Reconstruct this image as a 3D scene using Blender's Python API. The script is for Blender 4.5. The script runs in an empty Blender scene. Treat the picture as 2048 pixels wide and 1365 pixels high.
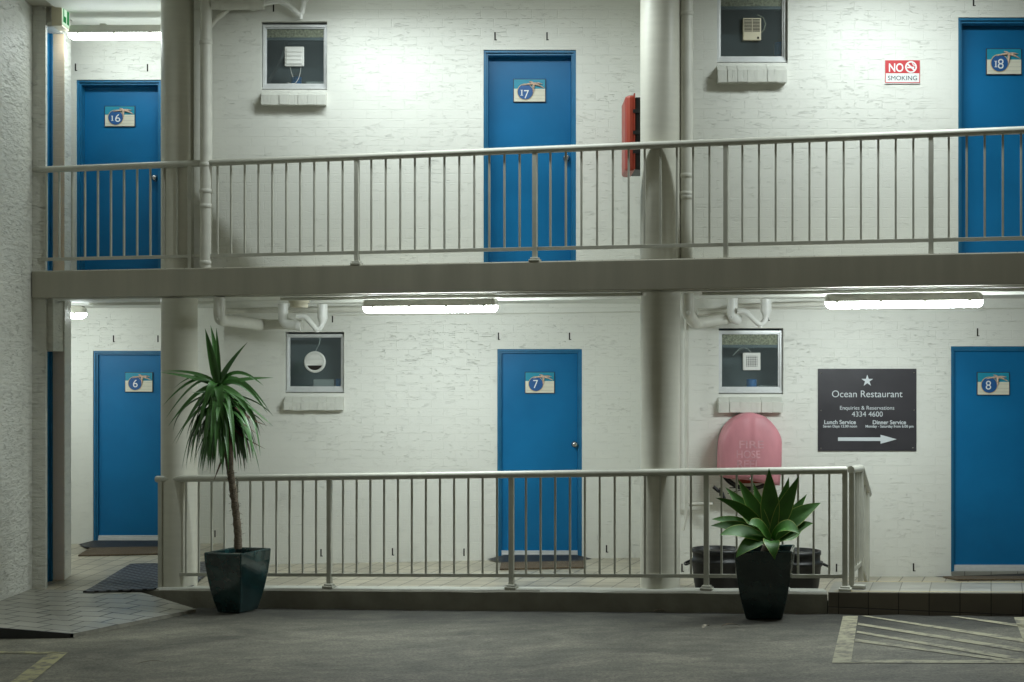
import bpy, math, random
from mathutils import Vector, Matrix, noise as mnoise

random.seed(7)
scene = bpy.context.scene
col = scene.collection

# ------------------------------------------------------------------ camera, world, exposure
F = 3178.0                     # focal length in photo pixels (2048 wide)
EYE = 2.0                      # eye height above the lower walkway
cam_d = bpy.data.cameras.new("Camera")
cam_d.sensor_width = 36.0
cam_d.lens = 36.0 * F / 2048.0
cam_d.shift_y = 45.5 / 2048.0
cam_d.clip_end = 500
cam = bpy.data.objects.new("Camera", cam_d)
col.objects.link(cam)
cam.location = (0, 0, EYE)
cam.rotation_euler = (math.radians(90), 0, 0)
scene.camera = cam

world = bpy.data.worlds.new("World")
scene.world = world
world.use_nodes = True
bg = world.node_tree.nodes["Background"]
bg.inputs[0].default_value = (1.0, 1.0, 0.76, 1)
bg.inputs[1].default_value = 0.10
TUBE = 99.0                    # fluorescent diffuser strength, lower walkway
TUBE_UP = 122.0                 # diffuser strength of the right light under the roof
vs = scene.view_settings
vs.view_transform = 'Standard'
vs.look = 'None'
vs.exposure = 0.0
vs.gamma = 1.0
scene.cycles.use_denoising = True
scene.cycles.max_bounces = 8
scene.cycles.diffuse_bounces = 5
scene.cycles.sample_clamp_indirect = 6.0


# ------------------------------------------------------------------ layout helpers
def P(x, y, D):
    """photo pixel at depth D -> world point"""
    return Vector(((x - 1024.0) / F * D, D, EYE + (728.0 - y) / F * D))


def XP(x, D):
    return (x - 1024.0) / F * D


def ZP(y, D):
    return EYE + (728.0 - y) / F * D


def Dr(X):                      # depth of the balcony / kerb line
    return 13.89 - 0.3015 * X


EV = Vector((0.9574, -0.2887, 0))
NV = Vector((-0.2887, -0.9574, 0))
ANG = math.atan2(-0.2887, 0.9574)


def kerb_z(X):
    return 0.0223 + 0.0374 * X


def ground_z(X, Y):
    d = Dr(X) - Y
    t = max(0.0, min(1.0, d / 0.35))
    t = t * t * (3 - 2 * t)
    return -0.165 + 0.037 * X + 0.035 * t + 0.028 * max(d, 0.0)


def G(x, y):
    """photo pixel -> point on the car park"""
    D = 13.5
    for _ in range(60):
        X = XP(x, D)
        D = 0.5 * D + 0.5 * (EYE - ground_z(X, D)) * F / (y - 728.0)
    X = XP(x, D)
    return Vector((X, D, ground_z(X, D)))


# unit walls: (x_left, x_right, depth, floor z at left, floor z at right)
LOW = [(-9.0, -2.954, 17.66, 0.0, 0.005), (-2.954, 1.40, 16.30, -0.066, 0.012), (1.40, 6.6, 15.06, -0.02, -0.02)]
UPP = [(-9.0, -2.99, 16.30), (-2.99, 1.35, 14.93), (1.35, 6.6, 13.82)]


def floor_z(X, Y):
    zf = kerb_z(max(-4.7, min(X, 4.6))) - 0.02
    if X < -3.2:
        zf = -0.118 - (min(-3.2 - X, 1.3)) * 0.042
    if 1.0 < X < 2.75:
        zf = min(zf, 0.04)
    for a, b, Dw, z0, z1 in LOW:
        if X < b:
            t = (X - max(a, -4.6)) / (b - max(a, -4.6))
            zb = z0 + (z1 - z0) * max(0, min(1, t))
            break
    else:
        Dw, zb = 15.06, -0.02
    d0 = Dr(X)
    t = max(0.0, min(1.0, (Y - d0) / (Dw - d0)))
    return zf + (zb - zf) * t


# ------------------------------------------------------------------ mesh builder
ORG = {}


class MB:
    def __init__(s):
        s.v, s.f, s.sm, s.edge = [], [], [], {}

    def add(s, vs_, fs, smooth=False):
        n = len(s.v)
        s.v += [tuple(p) for p in vs_]
        s.f += [tuple(i + n for i in f) for f in fs]
        s.sm += [smooth] * len(fs)
        return s

    def box(s, x0, x1, y0, y1, z0, z1):
        return s.add([(x0, y0, z0), (x1, y0, z0), (x1, y1, z0), (x0, y1, z0), (x0, y0, z1), (x1, y0, z1), (x1, y1, z1), (x0, y1, z1)],
                     [(0, 3, 2, 1), (4, 5, 6, 7), (0, 1, 5, 4), (1, 2, 6, 5), (2, 3, 7, 6), (3, 0, 4, 7)])

    def obox(s, c, a, b, h, ang=ANG):
        """box centred at c, half sizes a (along ang), b (across), h (up)"""
        e = Vector((math.cos(ang), math.sin(ang), 0))
        n = Vector((-e.y, e.x, 0))
        c = Vector(c)
        P8 = [c + e * i * a + n * j * b + Vector((0, 0, k * h)) for k in (-1, 1) for i, j in ((-1, -1), (1, -1), (1, 1), (-1, 1))]
        return s.add(P8, [(0, 3, 2, 1), (4, 5, 6, 7), (0, 1, 5, 4), (1, 2, 6, 5), (2, 3, 7, 6), (3, 0, 4, 7)])

    def hexa(s, p):
        """8 points: bottom ring then top ring"""
        return s.add(p, [(0, 3, 2, 1), (4, 5, 6, 7), (0, 1, 5, 4), (1, 2, 6, 5), (2, 3, 7, 6), (3, 0, 4, 7)])

    def tube(s, path, r, n=14, caps=True, sx=1.0):
        path = [Vector(p) for p in path]
        rs = r if isinstance(r, (list, tuple)) else [r] * len(path)
        rings = []
        up = None
        for i, p in enumerate(path):
            a = path[max(i - 1, 0)]
            b = path[min(i + 1, len(path) - 1)]
            t = (b - a)
            t = t.normalized() if t.length > 1e-9 else Vector((0, 0, 1))
            if up is None:
                up = Vector((0, 0, 1)) if abs(t.z) < .9 else Vector((0, 1, 0))
            u = (up - t * up.dot(t)).normalized()
            w = t.cross(u)
            up = u
            rings.append([p + (u * math.cos(2 * math.pi * k / n) + w * sx * math.sin(2 * math.pi * k / n)) * rs[i] for k in range(n)])
        vv = [q for rg in rings for q in rg]
        ff = []
        for i in range(len(rings) - 1):
            for k in range(n):
                ff.append((i * n + k, i * n + (k + 1) % n, (i + 1) * n + (k + 1) % n, (i + 1) * n + k))
        s.add(vv, ff, True)
        if caps:
            s.add(rings[0], [tuple(range(n))[::-1]])
            s.add(rings[-1], [tuple(range(n))])
        return s

    def lathe(s, prof, o, n=32, axis='Z', caps=True):
        o = Vector(o)
        rings = []
        for r, h in prof:
            rg = []
            for k in range(n):
                c, t = r * math.cos(2 * math.pi * k / n), r * math.sin(2 * math.pi * k / n)
                rg.append(o + (Vector((c, t, h)) if axis == 'Z' else Vector((c, -h, t))))
            rings.append(rg)
        vv = [q for rg in rings for q in rg]
        ff = [(i * n + k, i * n + (k + 1) % n, (i + 1) * n + (k + 1) % n, (i + 1) * n + k) for i in range(len(rings) - 1) for k in range(n)]
        s.add(vv, ff, True)
        if caps:
            s.add(rings[0], [tuple(range(n))[::-1]])
            s.add(rings[-1], [tuple(range(n))])
        return s

    def poly(s, pts, Y, depth):
        """polygon in (x, z) standing at depth Y facing the camera, extruded back by depth"""
        n = len(pts)
        s.add([(x, Y, z) for x, z in pts] + [(x, Y + depth, z) for x, z in pts],
              [tuple(range(n)), tuple(range(2 * n - 1, n - 1, -1))] + [(i, n + i, n + (i + 1) % n, (i + 1) % n) for i in range(n)])
        return s

    def prism(s, pts, z0, z1):
        """polygon in plan (x, y), from z0 to z1 (numbers or lists)"""
        n = len(pts)
        z0 = z0 if isinstance(z0, list) else [z0] * n
        z1 = z1 if isinstance(z1, list) else [z1] * n
        s.add([(p[0], p[1], z0[i]) for i, p in enumerate(pts)] + [(p[0], p[1], z1[i]) for i, p in enumerate(pts)],
              [tuple(range(n))[::-1], tuple(range(n, 2 * n))] + [(i, (i + 1) % n, n + (i + 1) % n, n + i) for i in range(n)])
        return s

    def build(s, name, m, parent=None, bevel=0.0, weld=False):
        me = bpy.data.meshes.new(name)
        og = ORG.get(parent.name, Vector()) if parent else Vector()
        me.from_pydata([(p[0] - og[0], p[1] - og[1], p[2] - og[2]) for p in s.v], [], s.f)
        me.polygons.foreach_set("use_smooth", s.sm)
        if s.edge:
            at = me.attributes.new("edge", 'FLOAT', 'POINT')
            at.data.foreach_set("value", [s.edge.get(i, 0.0) for i in range(len(s.v))])
        if m:
            me.materials.append(m)
        import bmesh
        bm = bmesh.new()
        bm.from_mesh(me)
        if weld:
            bmesh.ops.remove_doubles(bm, verts=bm.verts, dist=1e-4)
        bmesh.ops.recalc_face_normals(bm, faces=bm.faces)
        bm.to_mesh(me)
        bm.free()
        o = bpy.data.objects.new(name, me)
        col.objects.link(o)
        if parent:
            o.parent = parent
        ORG[o.name] = og
        if bevel:
            bv = o.modifiers.new("Bevel", 'BEVEL')
            bv.width = bevel
            bv.segments = 2
            bv.limit_method = 'ANGLE'
            bv.angle_limit = math.radians(40)
        return o


def tag(o, label=None, cat=None, group=None, kind=None):
    if label:
        o['label'] = label
    if cat:
        o['category'] = cat
    if group:
        o['group'] = group
    if kind:
        o['kind'] = kind
    return o


def empty(name, loc, label, cat, group=None):
    o = bpy.data.objects.new(name, None)
    o.empty_display_size = 0.1
    col.objects.link(o)
    o.location = loc
    ORG[o.name] = Vector(loc)
    return tag(o, label, cat, group)


def copy_tree(o, parent=None):
    c = o.copy()
    col.objects.link(c)
    if parent:
        c.parent = parent
    for ch in list(o.children):
        copy_tree(ch, c)
    return c


def text_mesh(body, m, parent, x0, x1, ybase, D, depth=0.002, bold=0.0, height=None, name='lettering', shear=0.0):
    """writing fitted between photo x0..x1 with its baseline at photo y"""
    cu = bpy.data.curves.new(name, 'FONT')
    cu.body = body
    cu.size = 1.0
    cu.offset = bold
    cu.shear = shear
    ob = bpy.data.objects.new("tmp_text", cu)
    col.objects.link(ob)
    dg = bpy.context.evaluated_depsgraph_get()
    dg.update()
    me = bpy.data.meshes.new_from_object(ob.evaluated_get(dg))
    bpy.data.objects.remove(ob)
    xs = [v.co.x for v in me.vertices]
    zs = [v.co.y for v in me.vertices]
    a, b = XP(x0, D), XP(x1, D)
    k = (b - a) / (max(xs) - min(xs))
    kz = k if height is None else (height / F * D) / (max(zs) - max(min(zs), 0) if height else 1)
    zb = ZP(ybase, D)
    mb = MB()
    n = len(me.vertices)
    vv = [(a + (v.co.x - min(xs)) * k, D, zb + v.co.y * kz) for v in me.vertices]
    mb.add(vv, [tuple(p.vertices) for p in me.polygons])
    bpy.data.meshes.remove(me)
    return mb.build(name, m, parent)


# ------------------------------------------------------------------ materials
def new_mat(name):
    m = bpy.data.materials.new(name)
    m.use_nodes = True
    nt = m.node_tree
    return m, nt, nt.nodes, nt.links, nt.nodes["Principled BSDF"]


def simple(name, c, rough=0.5, metal=0.0, spec=0.5, var=0.0, vscale=4.0, bump=0.0, bscale=60.0, stretch=(1, 1, 1), edge=None, coat=0.0):
    m, nt, N, L, B = new_mat(name)
    B.inputs['Base Color'].default_value = (*c, 1)
    B.inputs['Roughness'].default_value = rough
    B.inputs['Metallic'].default_value = metal
    B.inputs['Specular IOR Level'].default_value = spec
    B.inputs['Coat Weight'].default_value = coat
    geo = N.new('ShaderNodeNewGeometry')
    mp = N.new('ShaderNodeMapping')
    mp.inputs['Scale'].default_value = stretch
    L.new(geo.outputs['Position'], mp.inputs['Vector'])
    out = None
    if var:
        nz = N.new('ShaderNodeTexNoise')
        nz.inputs['Scale'].default_value = vscale
        nz.inputs['Detail'].default_value = 6
        L.new(mp.outputs[0], nz.inputs['Vector'])
        rp = N.new('ShaderNodeMapRange')
        rp.inputs['From Min'].default_value = 0.3
        rp.inputs['From Max'].default_value = 0.7
        rp.inputs['To Min'].default_value = 1 - var
        rp.inputs['To Max'].default_value = 1 + var
        L.new(nz.outputs['Fac'], rp.inputs['Value'])
        mx = N.new('ShaderNodeVectorMath')
        mx.operation = 'SCALE'
        mx.inputs[0].default_value = c
        L.new(rp.outputs[0], mx.inputs['Scale'])
        out = mx.outputs[0]
        L.new(out, B.inputs['Base Color'])
        rr = N.new('ShaderNodeMapRange')
        rr.inputs['To Min'].default_value = rough * 0.85
        rr.inputs['To Max'].default_value = min(1, rough * 1.2)
        L.new(nz.outputs['Fac'], rr.inputs['Value'])
        L.new(rr.outputs[0], B.inputs['Roughness'])
    if edge is not None:
        at = N.new('ShaderNodeAttribute')
        at.attribute_name = 'edge'
        mm = N.new('ShaderNodeMix')
        mm.data_type = 'RGBA'
        if out is not None:
            L.new(out, mm.inputs[6])
        else:
            mm.inputs[6].default_value = (*c, 1)
        mm.inputs[7].default_value = (*edge, 1)
        L.new(at.outputs['Fac'], mm.inputs[0])
        L.new(mm.outputs[2], B.inputs['Base Color'])
    if bump:
        nb = N.new('ShaderNodeTexNoise')
        nb.inputs['Scale'].default_value = bscale
        nb.inputs['Detail'].default_value = 4
        L.new(mp.outputs[0], nb.inputs['Vector'])
        bp = N.new('ShaderNodeBump')
        bp.inputs['Strength'].default_value = bump
        bp.inputs['Distance'].default_value = 0.01
        L.new(nb.outputs['Fac'], bp.inputs['Height'])
        L.new(bp.outputs[0], B.inputs['Normal'])
    return m


def math_node(N, L, op, a, b=None, c=None):
    n = N.new('ShaderNodeMath')
    n.operation = op
    for i, q in enumerate((a, b, c)):
        if q is None:
            continue
        if isinstance(q, (int, float)):
            n.inputs[i].default_value = q
        else:
            L.new(q, n.inputs[i])
    return n.outputs[0]


def painted_brick(name, c, rough=0.5, crack=0.38, fine=0.24, soldier=False, blocks=True, mort=0.17, lump=0.26, csc=(3.3, 33.0), spec=0.4, bdist=0.0055):
    """thick paint over rough-faced bricks: faint joints, torn horizontal creases"""
    m, nt, N, L, B = new_mat(name)
    geo = N.new('ShaderNodeNewGeometry')
    sp = N.new('ShaderNodeSeparateXYZ')
    L.new(geo.outputs['Position'], sp.inputs[0])
    u = math_node(N, L, 'ADD', sp.outputs[0], sp.outputs[1])
    v = sp.outputs[2]
    if soldier:
        u, v = v, u
    cb = N.new('ShaderNodeCombineXYZ')
    L.new(u, cb.inputs[0])
    L.new(v, cb.inputs[1])
    br = N.new('ShaderNodeTexBrick')
    br.inputs['Scale'].default_value = 1.0
    br.inputs['Brick Width'].default_value = 0.24
    br.inputs['Row Height'].default_value = 0.086
    br.inputs['Mortar Size'].default_value = 0.0045
    br.inputs['Mortar Smooth'].default_value = 0.6
    br.inputs['Color1'].default_value = (0, 0, 0, 1)
    br.inputs['Color2'].default_value = (1, 1, 1, 1)
    br.inputs['Mortar'].default_value = (0.5, 0.5, 0.5, 1)
    L.new(cb.outputs[0], br.inputs['Vector'])
    bw = N.new('ShaderNodeRGBToBW')
    L.new(br.outputs['Color'], bw.inputs[0])
    w = math_node(N, L, 'MULTIPLY', bw.outputs[0], 37.0 if blocks else 0.0)

    def nz(su, sv, det, dist=0.0, useW=True, rough_=0.5, off=0.0):
        a = math_node(N, L, 'MULTIPLY', u, su)
        b = math_node(N, L, 'MULTIPLY', v, sv)
        k = N.new('ShaderNodeCombineXYZ')
        L.new(a, k.inputs[0])
        L.new(b, k.inputs[1])
        k.inputs[2].default_value = off
        t = N.new('ShaderNodeTexNoise')
        t.noise_dimensions = '4D'
        t.inputs['Scale'].default_value = 1.0
        t.inputs['Detail'].default_value = det
        t.inputs['Roughness'].default_value = rough_
        t.inputs['Distortion'].default_value = dist
        L.new(k.outputs[0], t.inputs['Vector'])
        if useW:
            L.new(w, t.inputs['W'])
        return t.outputs['Fac']

    def creases(su, sv, width, off, keep):
        n = nz(su, sv, 2.2, 0.4, True, 0.5, off)
        d = math_node(N, L, 'ABSOLUTE', math_node(N, L, 'SUBTRACT', n, 0.5))
        r = N.new('ShaderNodeMapRange')
        r.interpolation_type = 'SMOOTHSTEP'
        r.inputs['From Min'].default_value = 0
        r.inputs['From Max'].default_value = width
        r.inputs['To Min'].default_value = 1
        r.inputs['To Max'].default_value = 0
        L.new(d, r.inputs['Value'])
        k = nz(su * 2.1, sv * 0.55, 1.0, 0, True, 0.5, off + 9)
        g = N.new('ShaderNodeMapRange')
        g.interpolation_type = 'SMOOTHSTEP'
        g.inputs['From Min'].default_value = keep
        g.inputs['From Max'].default_value = keep + 0.1
        L.new(k, g.inputs['Value'])
        return math_node(N, L, 'MULTIPLY', r.outputs[0], g.outputs[0])

    c1 = creases(csc[0], csc[1], 0.013, 0.0, 0.51)
    c2 = creases(csc[0] * 1.9, csc[1] * 1.6, 0.015, 4.3, 0.54)
    ck = math_node(N, L, 'MAXIMUM', c1, math_node(N, L, 'MULTIPLY', c2, 0.8))
    lump_n = nz(csc[0] * 2, csc[1] * 1.1, 3, 0.5, True, 0.6, 2.2)
    fine_n = nz(70, 110, 3, 0, False)
    big = nz(0.9, 0.7, 3, 0, False)
    patch = nz(1.3, 1.7, 3, 0.4, False, 0.6, 7.7)          # some areas trowelled smoother than others
    pr = N.new('ShaderNodeMapRange')
    pr.inputs['From Min'].default_value = 0.38
    pr.inputs['From Max'].default_value = 0.62
    pr.inputs['To Min'].default_value = 0.40
    pr.inputs['To Max'].default_value = 1.5
    L.new(patch, pr.inputs['Value'])
    ck = math_node(N, L, 'MULTIPLY', ck, pr.outputs[0])
    h = math_node(N, L, 'MULTIPLY', ck, -1.0 * crack)
    h = math_node(N, L, 'MULTIPLY_ADD', br.outputs['Fac'], -mort, h)
    h = math_node(N, L, 'MULTIPLY_ADD', lump_n, lump, h)
    h = math_node(N, L, 'MULTIPLY_ADD', fine_n, fine, h)
    bp = N.new('ShaderNodeBump')
    bp.inputs['Strength'].default_value = 1.0
    bp.inputs['Distance'].default_value = bdist
    L.new(h, bp.inputs['Height'])
    L.new(bp.outputs[0], B.inputs['Normal'])
    # creases slightly darker and a slightly uneven paint tone
    t = N.new('ShaderNodeMapRange')
    t.inputs['From Min'].default_value = 0.3
    t.inputs['From Max'].default_value = 0.7
    t.inputs['To Min'].default_value = 0.95
    t.inputs['To Max'].default_value = 1.05
    L.new(big, t.inputs['Value'])
    crease_tone = math_node(N, L, 'MULTIPLY_ADD', ck, -0.06, t.outputs[0])
    vm = N.new('ShaderNodeVectorMath')
    vm.operation = 'SCALE'
    vm.inputs[0].default_value = c
    L.new(crease_tone, vm.inputs['Scale'])
    L.new(vm.outputs[0], B.inputs['Base Color'])
    B.inputs['Roughness'].default_value = rough
    B.inputs['Specular IOR Level'].default_value = spec
    return m


def tiled(name, c, tw, th, ang, offset=0.0, joint=0.005, rough=0.35, jc=(0.12, 0.11, 0.09), vertical=False, var=0.12):
    m, nt, N, L, B = new_mat(name)
    geo = N.new('ShaderNodeNewGeometry')
    mp = N.new('ShaderNodeMapping')
    mp.vector_type = 'TEXTURE'
    mp.inputs['Rotation'].default_value = (0, 0, ang)
    L.new(geo.outputs['Position'], mp.inputs['Vector'])
    vec = mp.outputs[0]
    if vertical:
        s1 = N.new('ShaderNodeSeparateXYZ')
        L.new(vec, s1.inputs[0])
        c1 = N.new('ShaderNodeCombineXYZ')
        L.new(s1.outputs[0], c1.inputs[0])
        L.new(s1.outputs[2], c1.inputs[1])
        vec = c1.outputs[0]
    br = N.new('ShaderNodeTexBrick')
    br.offset = offset
    br.inputs['Scale'].default_value = 1.0
    br.inputs['Brick Width'].default_value = tw
    br.inputs['Row Height'].default_value = th
    br.inputs['Mortar Size'].default_value = joint
    br.inputs['Mortar Smooth'].default_value = 0.2
    br.inputs['Color1'].default_value = (*[q * (1 - var) for q in c], 1)
    br.inputs['Color2'].default_value = (*[q * (1 + var) for q in c], 1)
    br.inputs['Mortar'].default_value = (*jc, 1)
    L.new(vec, br.inputs['Vector'])
    nz = N.new('ShaderNodeTexNoise')
    nz.inputs['Scale'].default_value = 2.3
    nz.inputs['Detail'].default_value = 7
    L.new(geo.outputs['Position'], nz.inputs['Vector'])
    r = N.new('ShaderNodeMapRange')
    r.inputs['From Min'].default_value = .3
    r.inputs['From Max'].default_value = .7
    r.inputs['To Min'].default_value = .82
    r.inputs['To Max'].default_value = 1.14
    L.new(nz.outputs['Fac'], r.inputs['Value'])
    vm = N.new('ShaderNodeVectorMath')
    vm.operation = 'SCALE'
    L.new(br.outputs['Color'], vm.inputs[0])
    L.new(r.outputs[0], vm.inputs['Scale'])
    L.new(vm.outputs[0], B.inputs['Base Color'])
    r2 = N.new('ShaderNodeMapRange')
    r2.inputs['To Min'].default_value = rough * .75
    r2.inputs['To Max'].default_value = rough * 1.4
    L.new(nz.outputs['Fac'], r2.inputs['Value'])
    L.new(r2.outputs[0], B.inputs['Roughness'])
    bp = N.new('ShaderNodeBump')
    bp.inputs['Strength'].default_value = .6
    bp.inputs['Distance'].default_value = .003
    bp.invert = True
    L.new(br.outputs['Fac'], bp.inputs['Height'])
    L.new(bp.outputs[0], B.inputs['Normal'])
    return m


def emitter(name, c, s):
    m, nt, N, L, B = new_mat(name)
    N.remove(B)
    e = N.new('ShaderNodeEmission')
    e.inputs[0].default_value = (*c, 1)
    e.inputs[1].default_value = s
    L.new(e.outputs[0], N["Material Output"].inputs[0])
    return m


def pane_glass(name):
    m, nt, N, L, B = new_mat(name)
    N.remove(B)
    tr = N.new('ShaderNodeBsdfTransparent')
    tr.inputs[0].default_value = (0.86, 0.9, 0.9, 1)
    gl = N.new('ShaderNodeBsdfGlossy')
    gl.inputs['Roughness'].default_value = 0.04
    fr = N.new('ShaderNodeFresnel')
    fr.inputs[0].default_value = 1.5
    df = N.new('ShaderNodeBsdfDiffuse')            # even grey diffuse share mixed into the pane
    df.inputs[0].default_value = (0.42, 0.50, 0.52, 1)
    m0 = N.new('ShaderNodeMixShader')
    m0.inputs[0].default_value = 0.085
    L.new(tr.outputs[0], m0.inputs[1])
    L.new(df.outputs[0], m0.inputs[2])
    mx = N.new('ShaderNodeMixShader')
    L.new(fr.outputs[0], mx.inputs[0])
    L.new(m0.outputs[0], mx.inputs[1])
    L.new(gl.outputs[0], mx.inputs[2])
    L.new(mx.outputs[0], N["Material Output"].inputs[0])
    return m


def concrete_ground(name):
    m, nt, N, L, B = new_mat(name)
    geo = N.new('ShaderNodeNewGeometry')

    def nz(sc, det, st=(1, 1, 1), dist=0.0, rg=.55):
        mp = N.new('ShaderNodeMapping')
        mp.inputs['Scale'].default_value = st
        L.new(geo.outputs['Position'], mp.inputs['Vector'])
        t = N.new('ShaderNodeTexNoise')
        t.inputs['Scale'].default_value = sc
        t.inputs['Detail'].default_value = det
        t.inputs['Roughness'].default_value = rg
        t.inputs['Distortion'].default_value = dist
        L.new(mp.outputs[0], t.inputs['Vector'])
        return t.outputs['Fac']

    def rng(x, a, b, lo, hi):
        r = N.new('ShaderNodeMapRange')
        r.inputs['From Min'].default_value = a
        r.inputs['From Max'].default_value = b
        r.inputs['To Min'].default_value = lo
        r.inputs['To Max'].default_value = hi
        L.new(x, r.inputs['Value'])
        return r.outputs[0]
    k = rng(nz(0.9, 7, (1, 1.2, 1), 0.9, .66), .34, .66, .60, 1.34)
    k = math_node(N, L, 'MULTIPLY', k, rng(nz(4.5, 6, (.7, 1.3, 1), .6, .65), .32, .68, .74, 1.24))
    k = math_node(N, L, 'MULTIPLY', k, rng(nz(48, 5, rg=.8), .3, .7, .36, 1.64))
    k = math_node(N, L, 'MULTIPLY', k, rng(nz(190, 2), .66, .74, 1.0, 1.5))
    k = math_node(N, L, 'MULTIPLY', k, rng(nz(23, 2), .70, .76, 1.0, .45))
    # concrete gets darker towards the kerb, with a ragged edge
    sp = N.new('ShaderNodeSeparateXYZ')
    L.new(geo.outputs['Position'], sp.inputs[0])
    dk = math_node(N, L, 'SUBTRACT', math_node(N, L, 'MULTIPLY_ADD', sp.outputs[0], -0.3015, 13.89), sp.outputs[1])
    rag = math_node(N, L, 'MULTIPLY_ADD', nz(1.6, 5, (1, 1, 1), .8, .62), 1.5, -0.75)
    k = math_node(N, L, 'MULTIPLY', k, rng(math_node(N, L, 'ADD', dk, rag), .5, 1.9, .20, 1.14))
    vm = N.new('ShaderNodeVectorMath')
    vm.operation = 'SCALE'
    vm.inputs[0].default_value = (0.130, 0.122, 0.093)
    L.new(k, vm.inputs['Scale'])
    L.new(vm.outputs[0], B.inputs['Base Color'])
    B.inputs['Roughness'].default_value = .75
    bp = N.new('ShaderNodeBump')
    bp.inputs['Strength'].default_value = .5
    bp.inputs['Distance'].default_value = .006
    L.new(nz(90, 5), bp.inputs['Height'])
    L.new(bp.outputs[0], B.inputs['Normal'])
    return m


def worn_paint(name, c):
    """road paint rubbed away in patches: shows the concrete through gaps"""
    m, nt, N, L, B = new_mat(name)
    geo = N.new('ShaderNodeNewGeometry')
    t = N.new('ShaderNodeTexNoise')
    t.inputs['Scale'].default_value = 9
    t.inputs['Detail'].default_value = 9
    t.inputs['Roughness'].default_value = .72
    L.new(geo.outputs['Position'], t.inputs['Vector'])
    r = N.new('ShaderNodeMapRange')
    r.inputs['From Min'].default_value = .40
    r.inputs['From Max'].default_value = .54
    L.new(t.outputs['Fac'], r.inputs['Value'])
    mx = N.new('ShaderNodeMix')
    mx.data_type = 'RGBA'
    mx.inputs[6].default_value = (.13, .12, .095, 1)
    mx.inputs[7].default_value = (*c, 1)
    L.new(r.outputs[0], mx.inputs[0])
    L.new(mx.outputs[2], B.inputs['Base Color'])
    B.inputs['Roughness'].default_value = .7
    return m


def rubber_grid(name):
    m, nt, N, L, B = new_mat(name)
    geo = N.new('ShaderNodeNewGeometry')
    mp = N.new('ShaderNodeMapping')
    mp.inputs['Rotation'].default_value = (0, 0, math.radians(45))
    L.new(geo.outputs['Position'], mp.inputs['Vector'])
    br = N.new('ShaderNodeTexBrick')
    br.offset = 0
    br.inputs['Scale'].default_value = 1
    br.inputs['Brick Width'].default_value = .08
    br.inputs['Row Height'].default_value = .08
    br.inputs['Mortar Size'].default_value = .018
    br.inputs['Mortar Smooth'].default_value = .3
    br.inputs['Color1'].default_value = (.004, .004, .005, 1)
    br.inputs['Color2'].default_value = (.006, .006, .007, 1)
    br.inputs['Mortar'].default_value = (.105, .107, .12, 1)
    L.new(mp.outputs[0], br.inputs['Vector'])
    L.new(br.outputs['Color'], B.inputs['Base Color'])
    B.inputs['Roughness'].default_value = .5
    bp = N.new('ShaderNodeBump')
    bp.inputs['Strength'].default_value = 1
    bp.inputs['Distance'].default_value = .008
    L.new(br.outputs['Fac'], bp.inputs['Height'])
    L.new(bp.outputs[0], B.inputs['Normal'])
    return m


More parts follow.
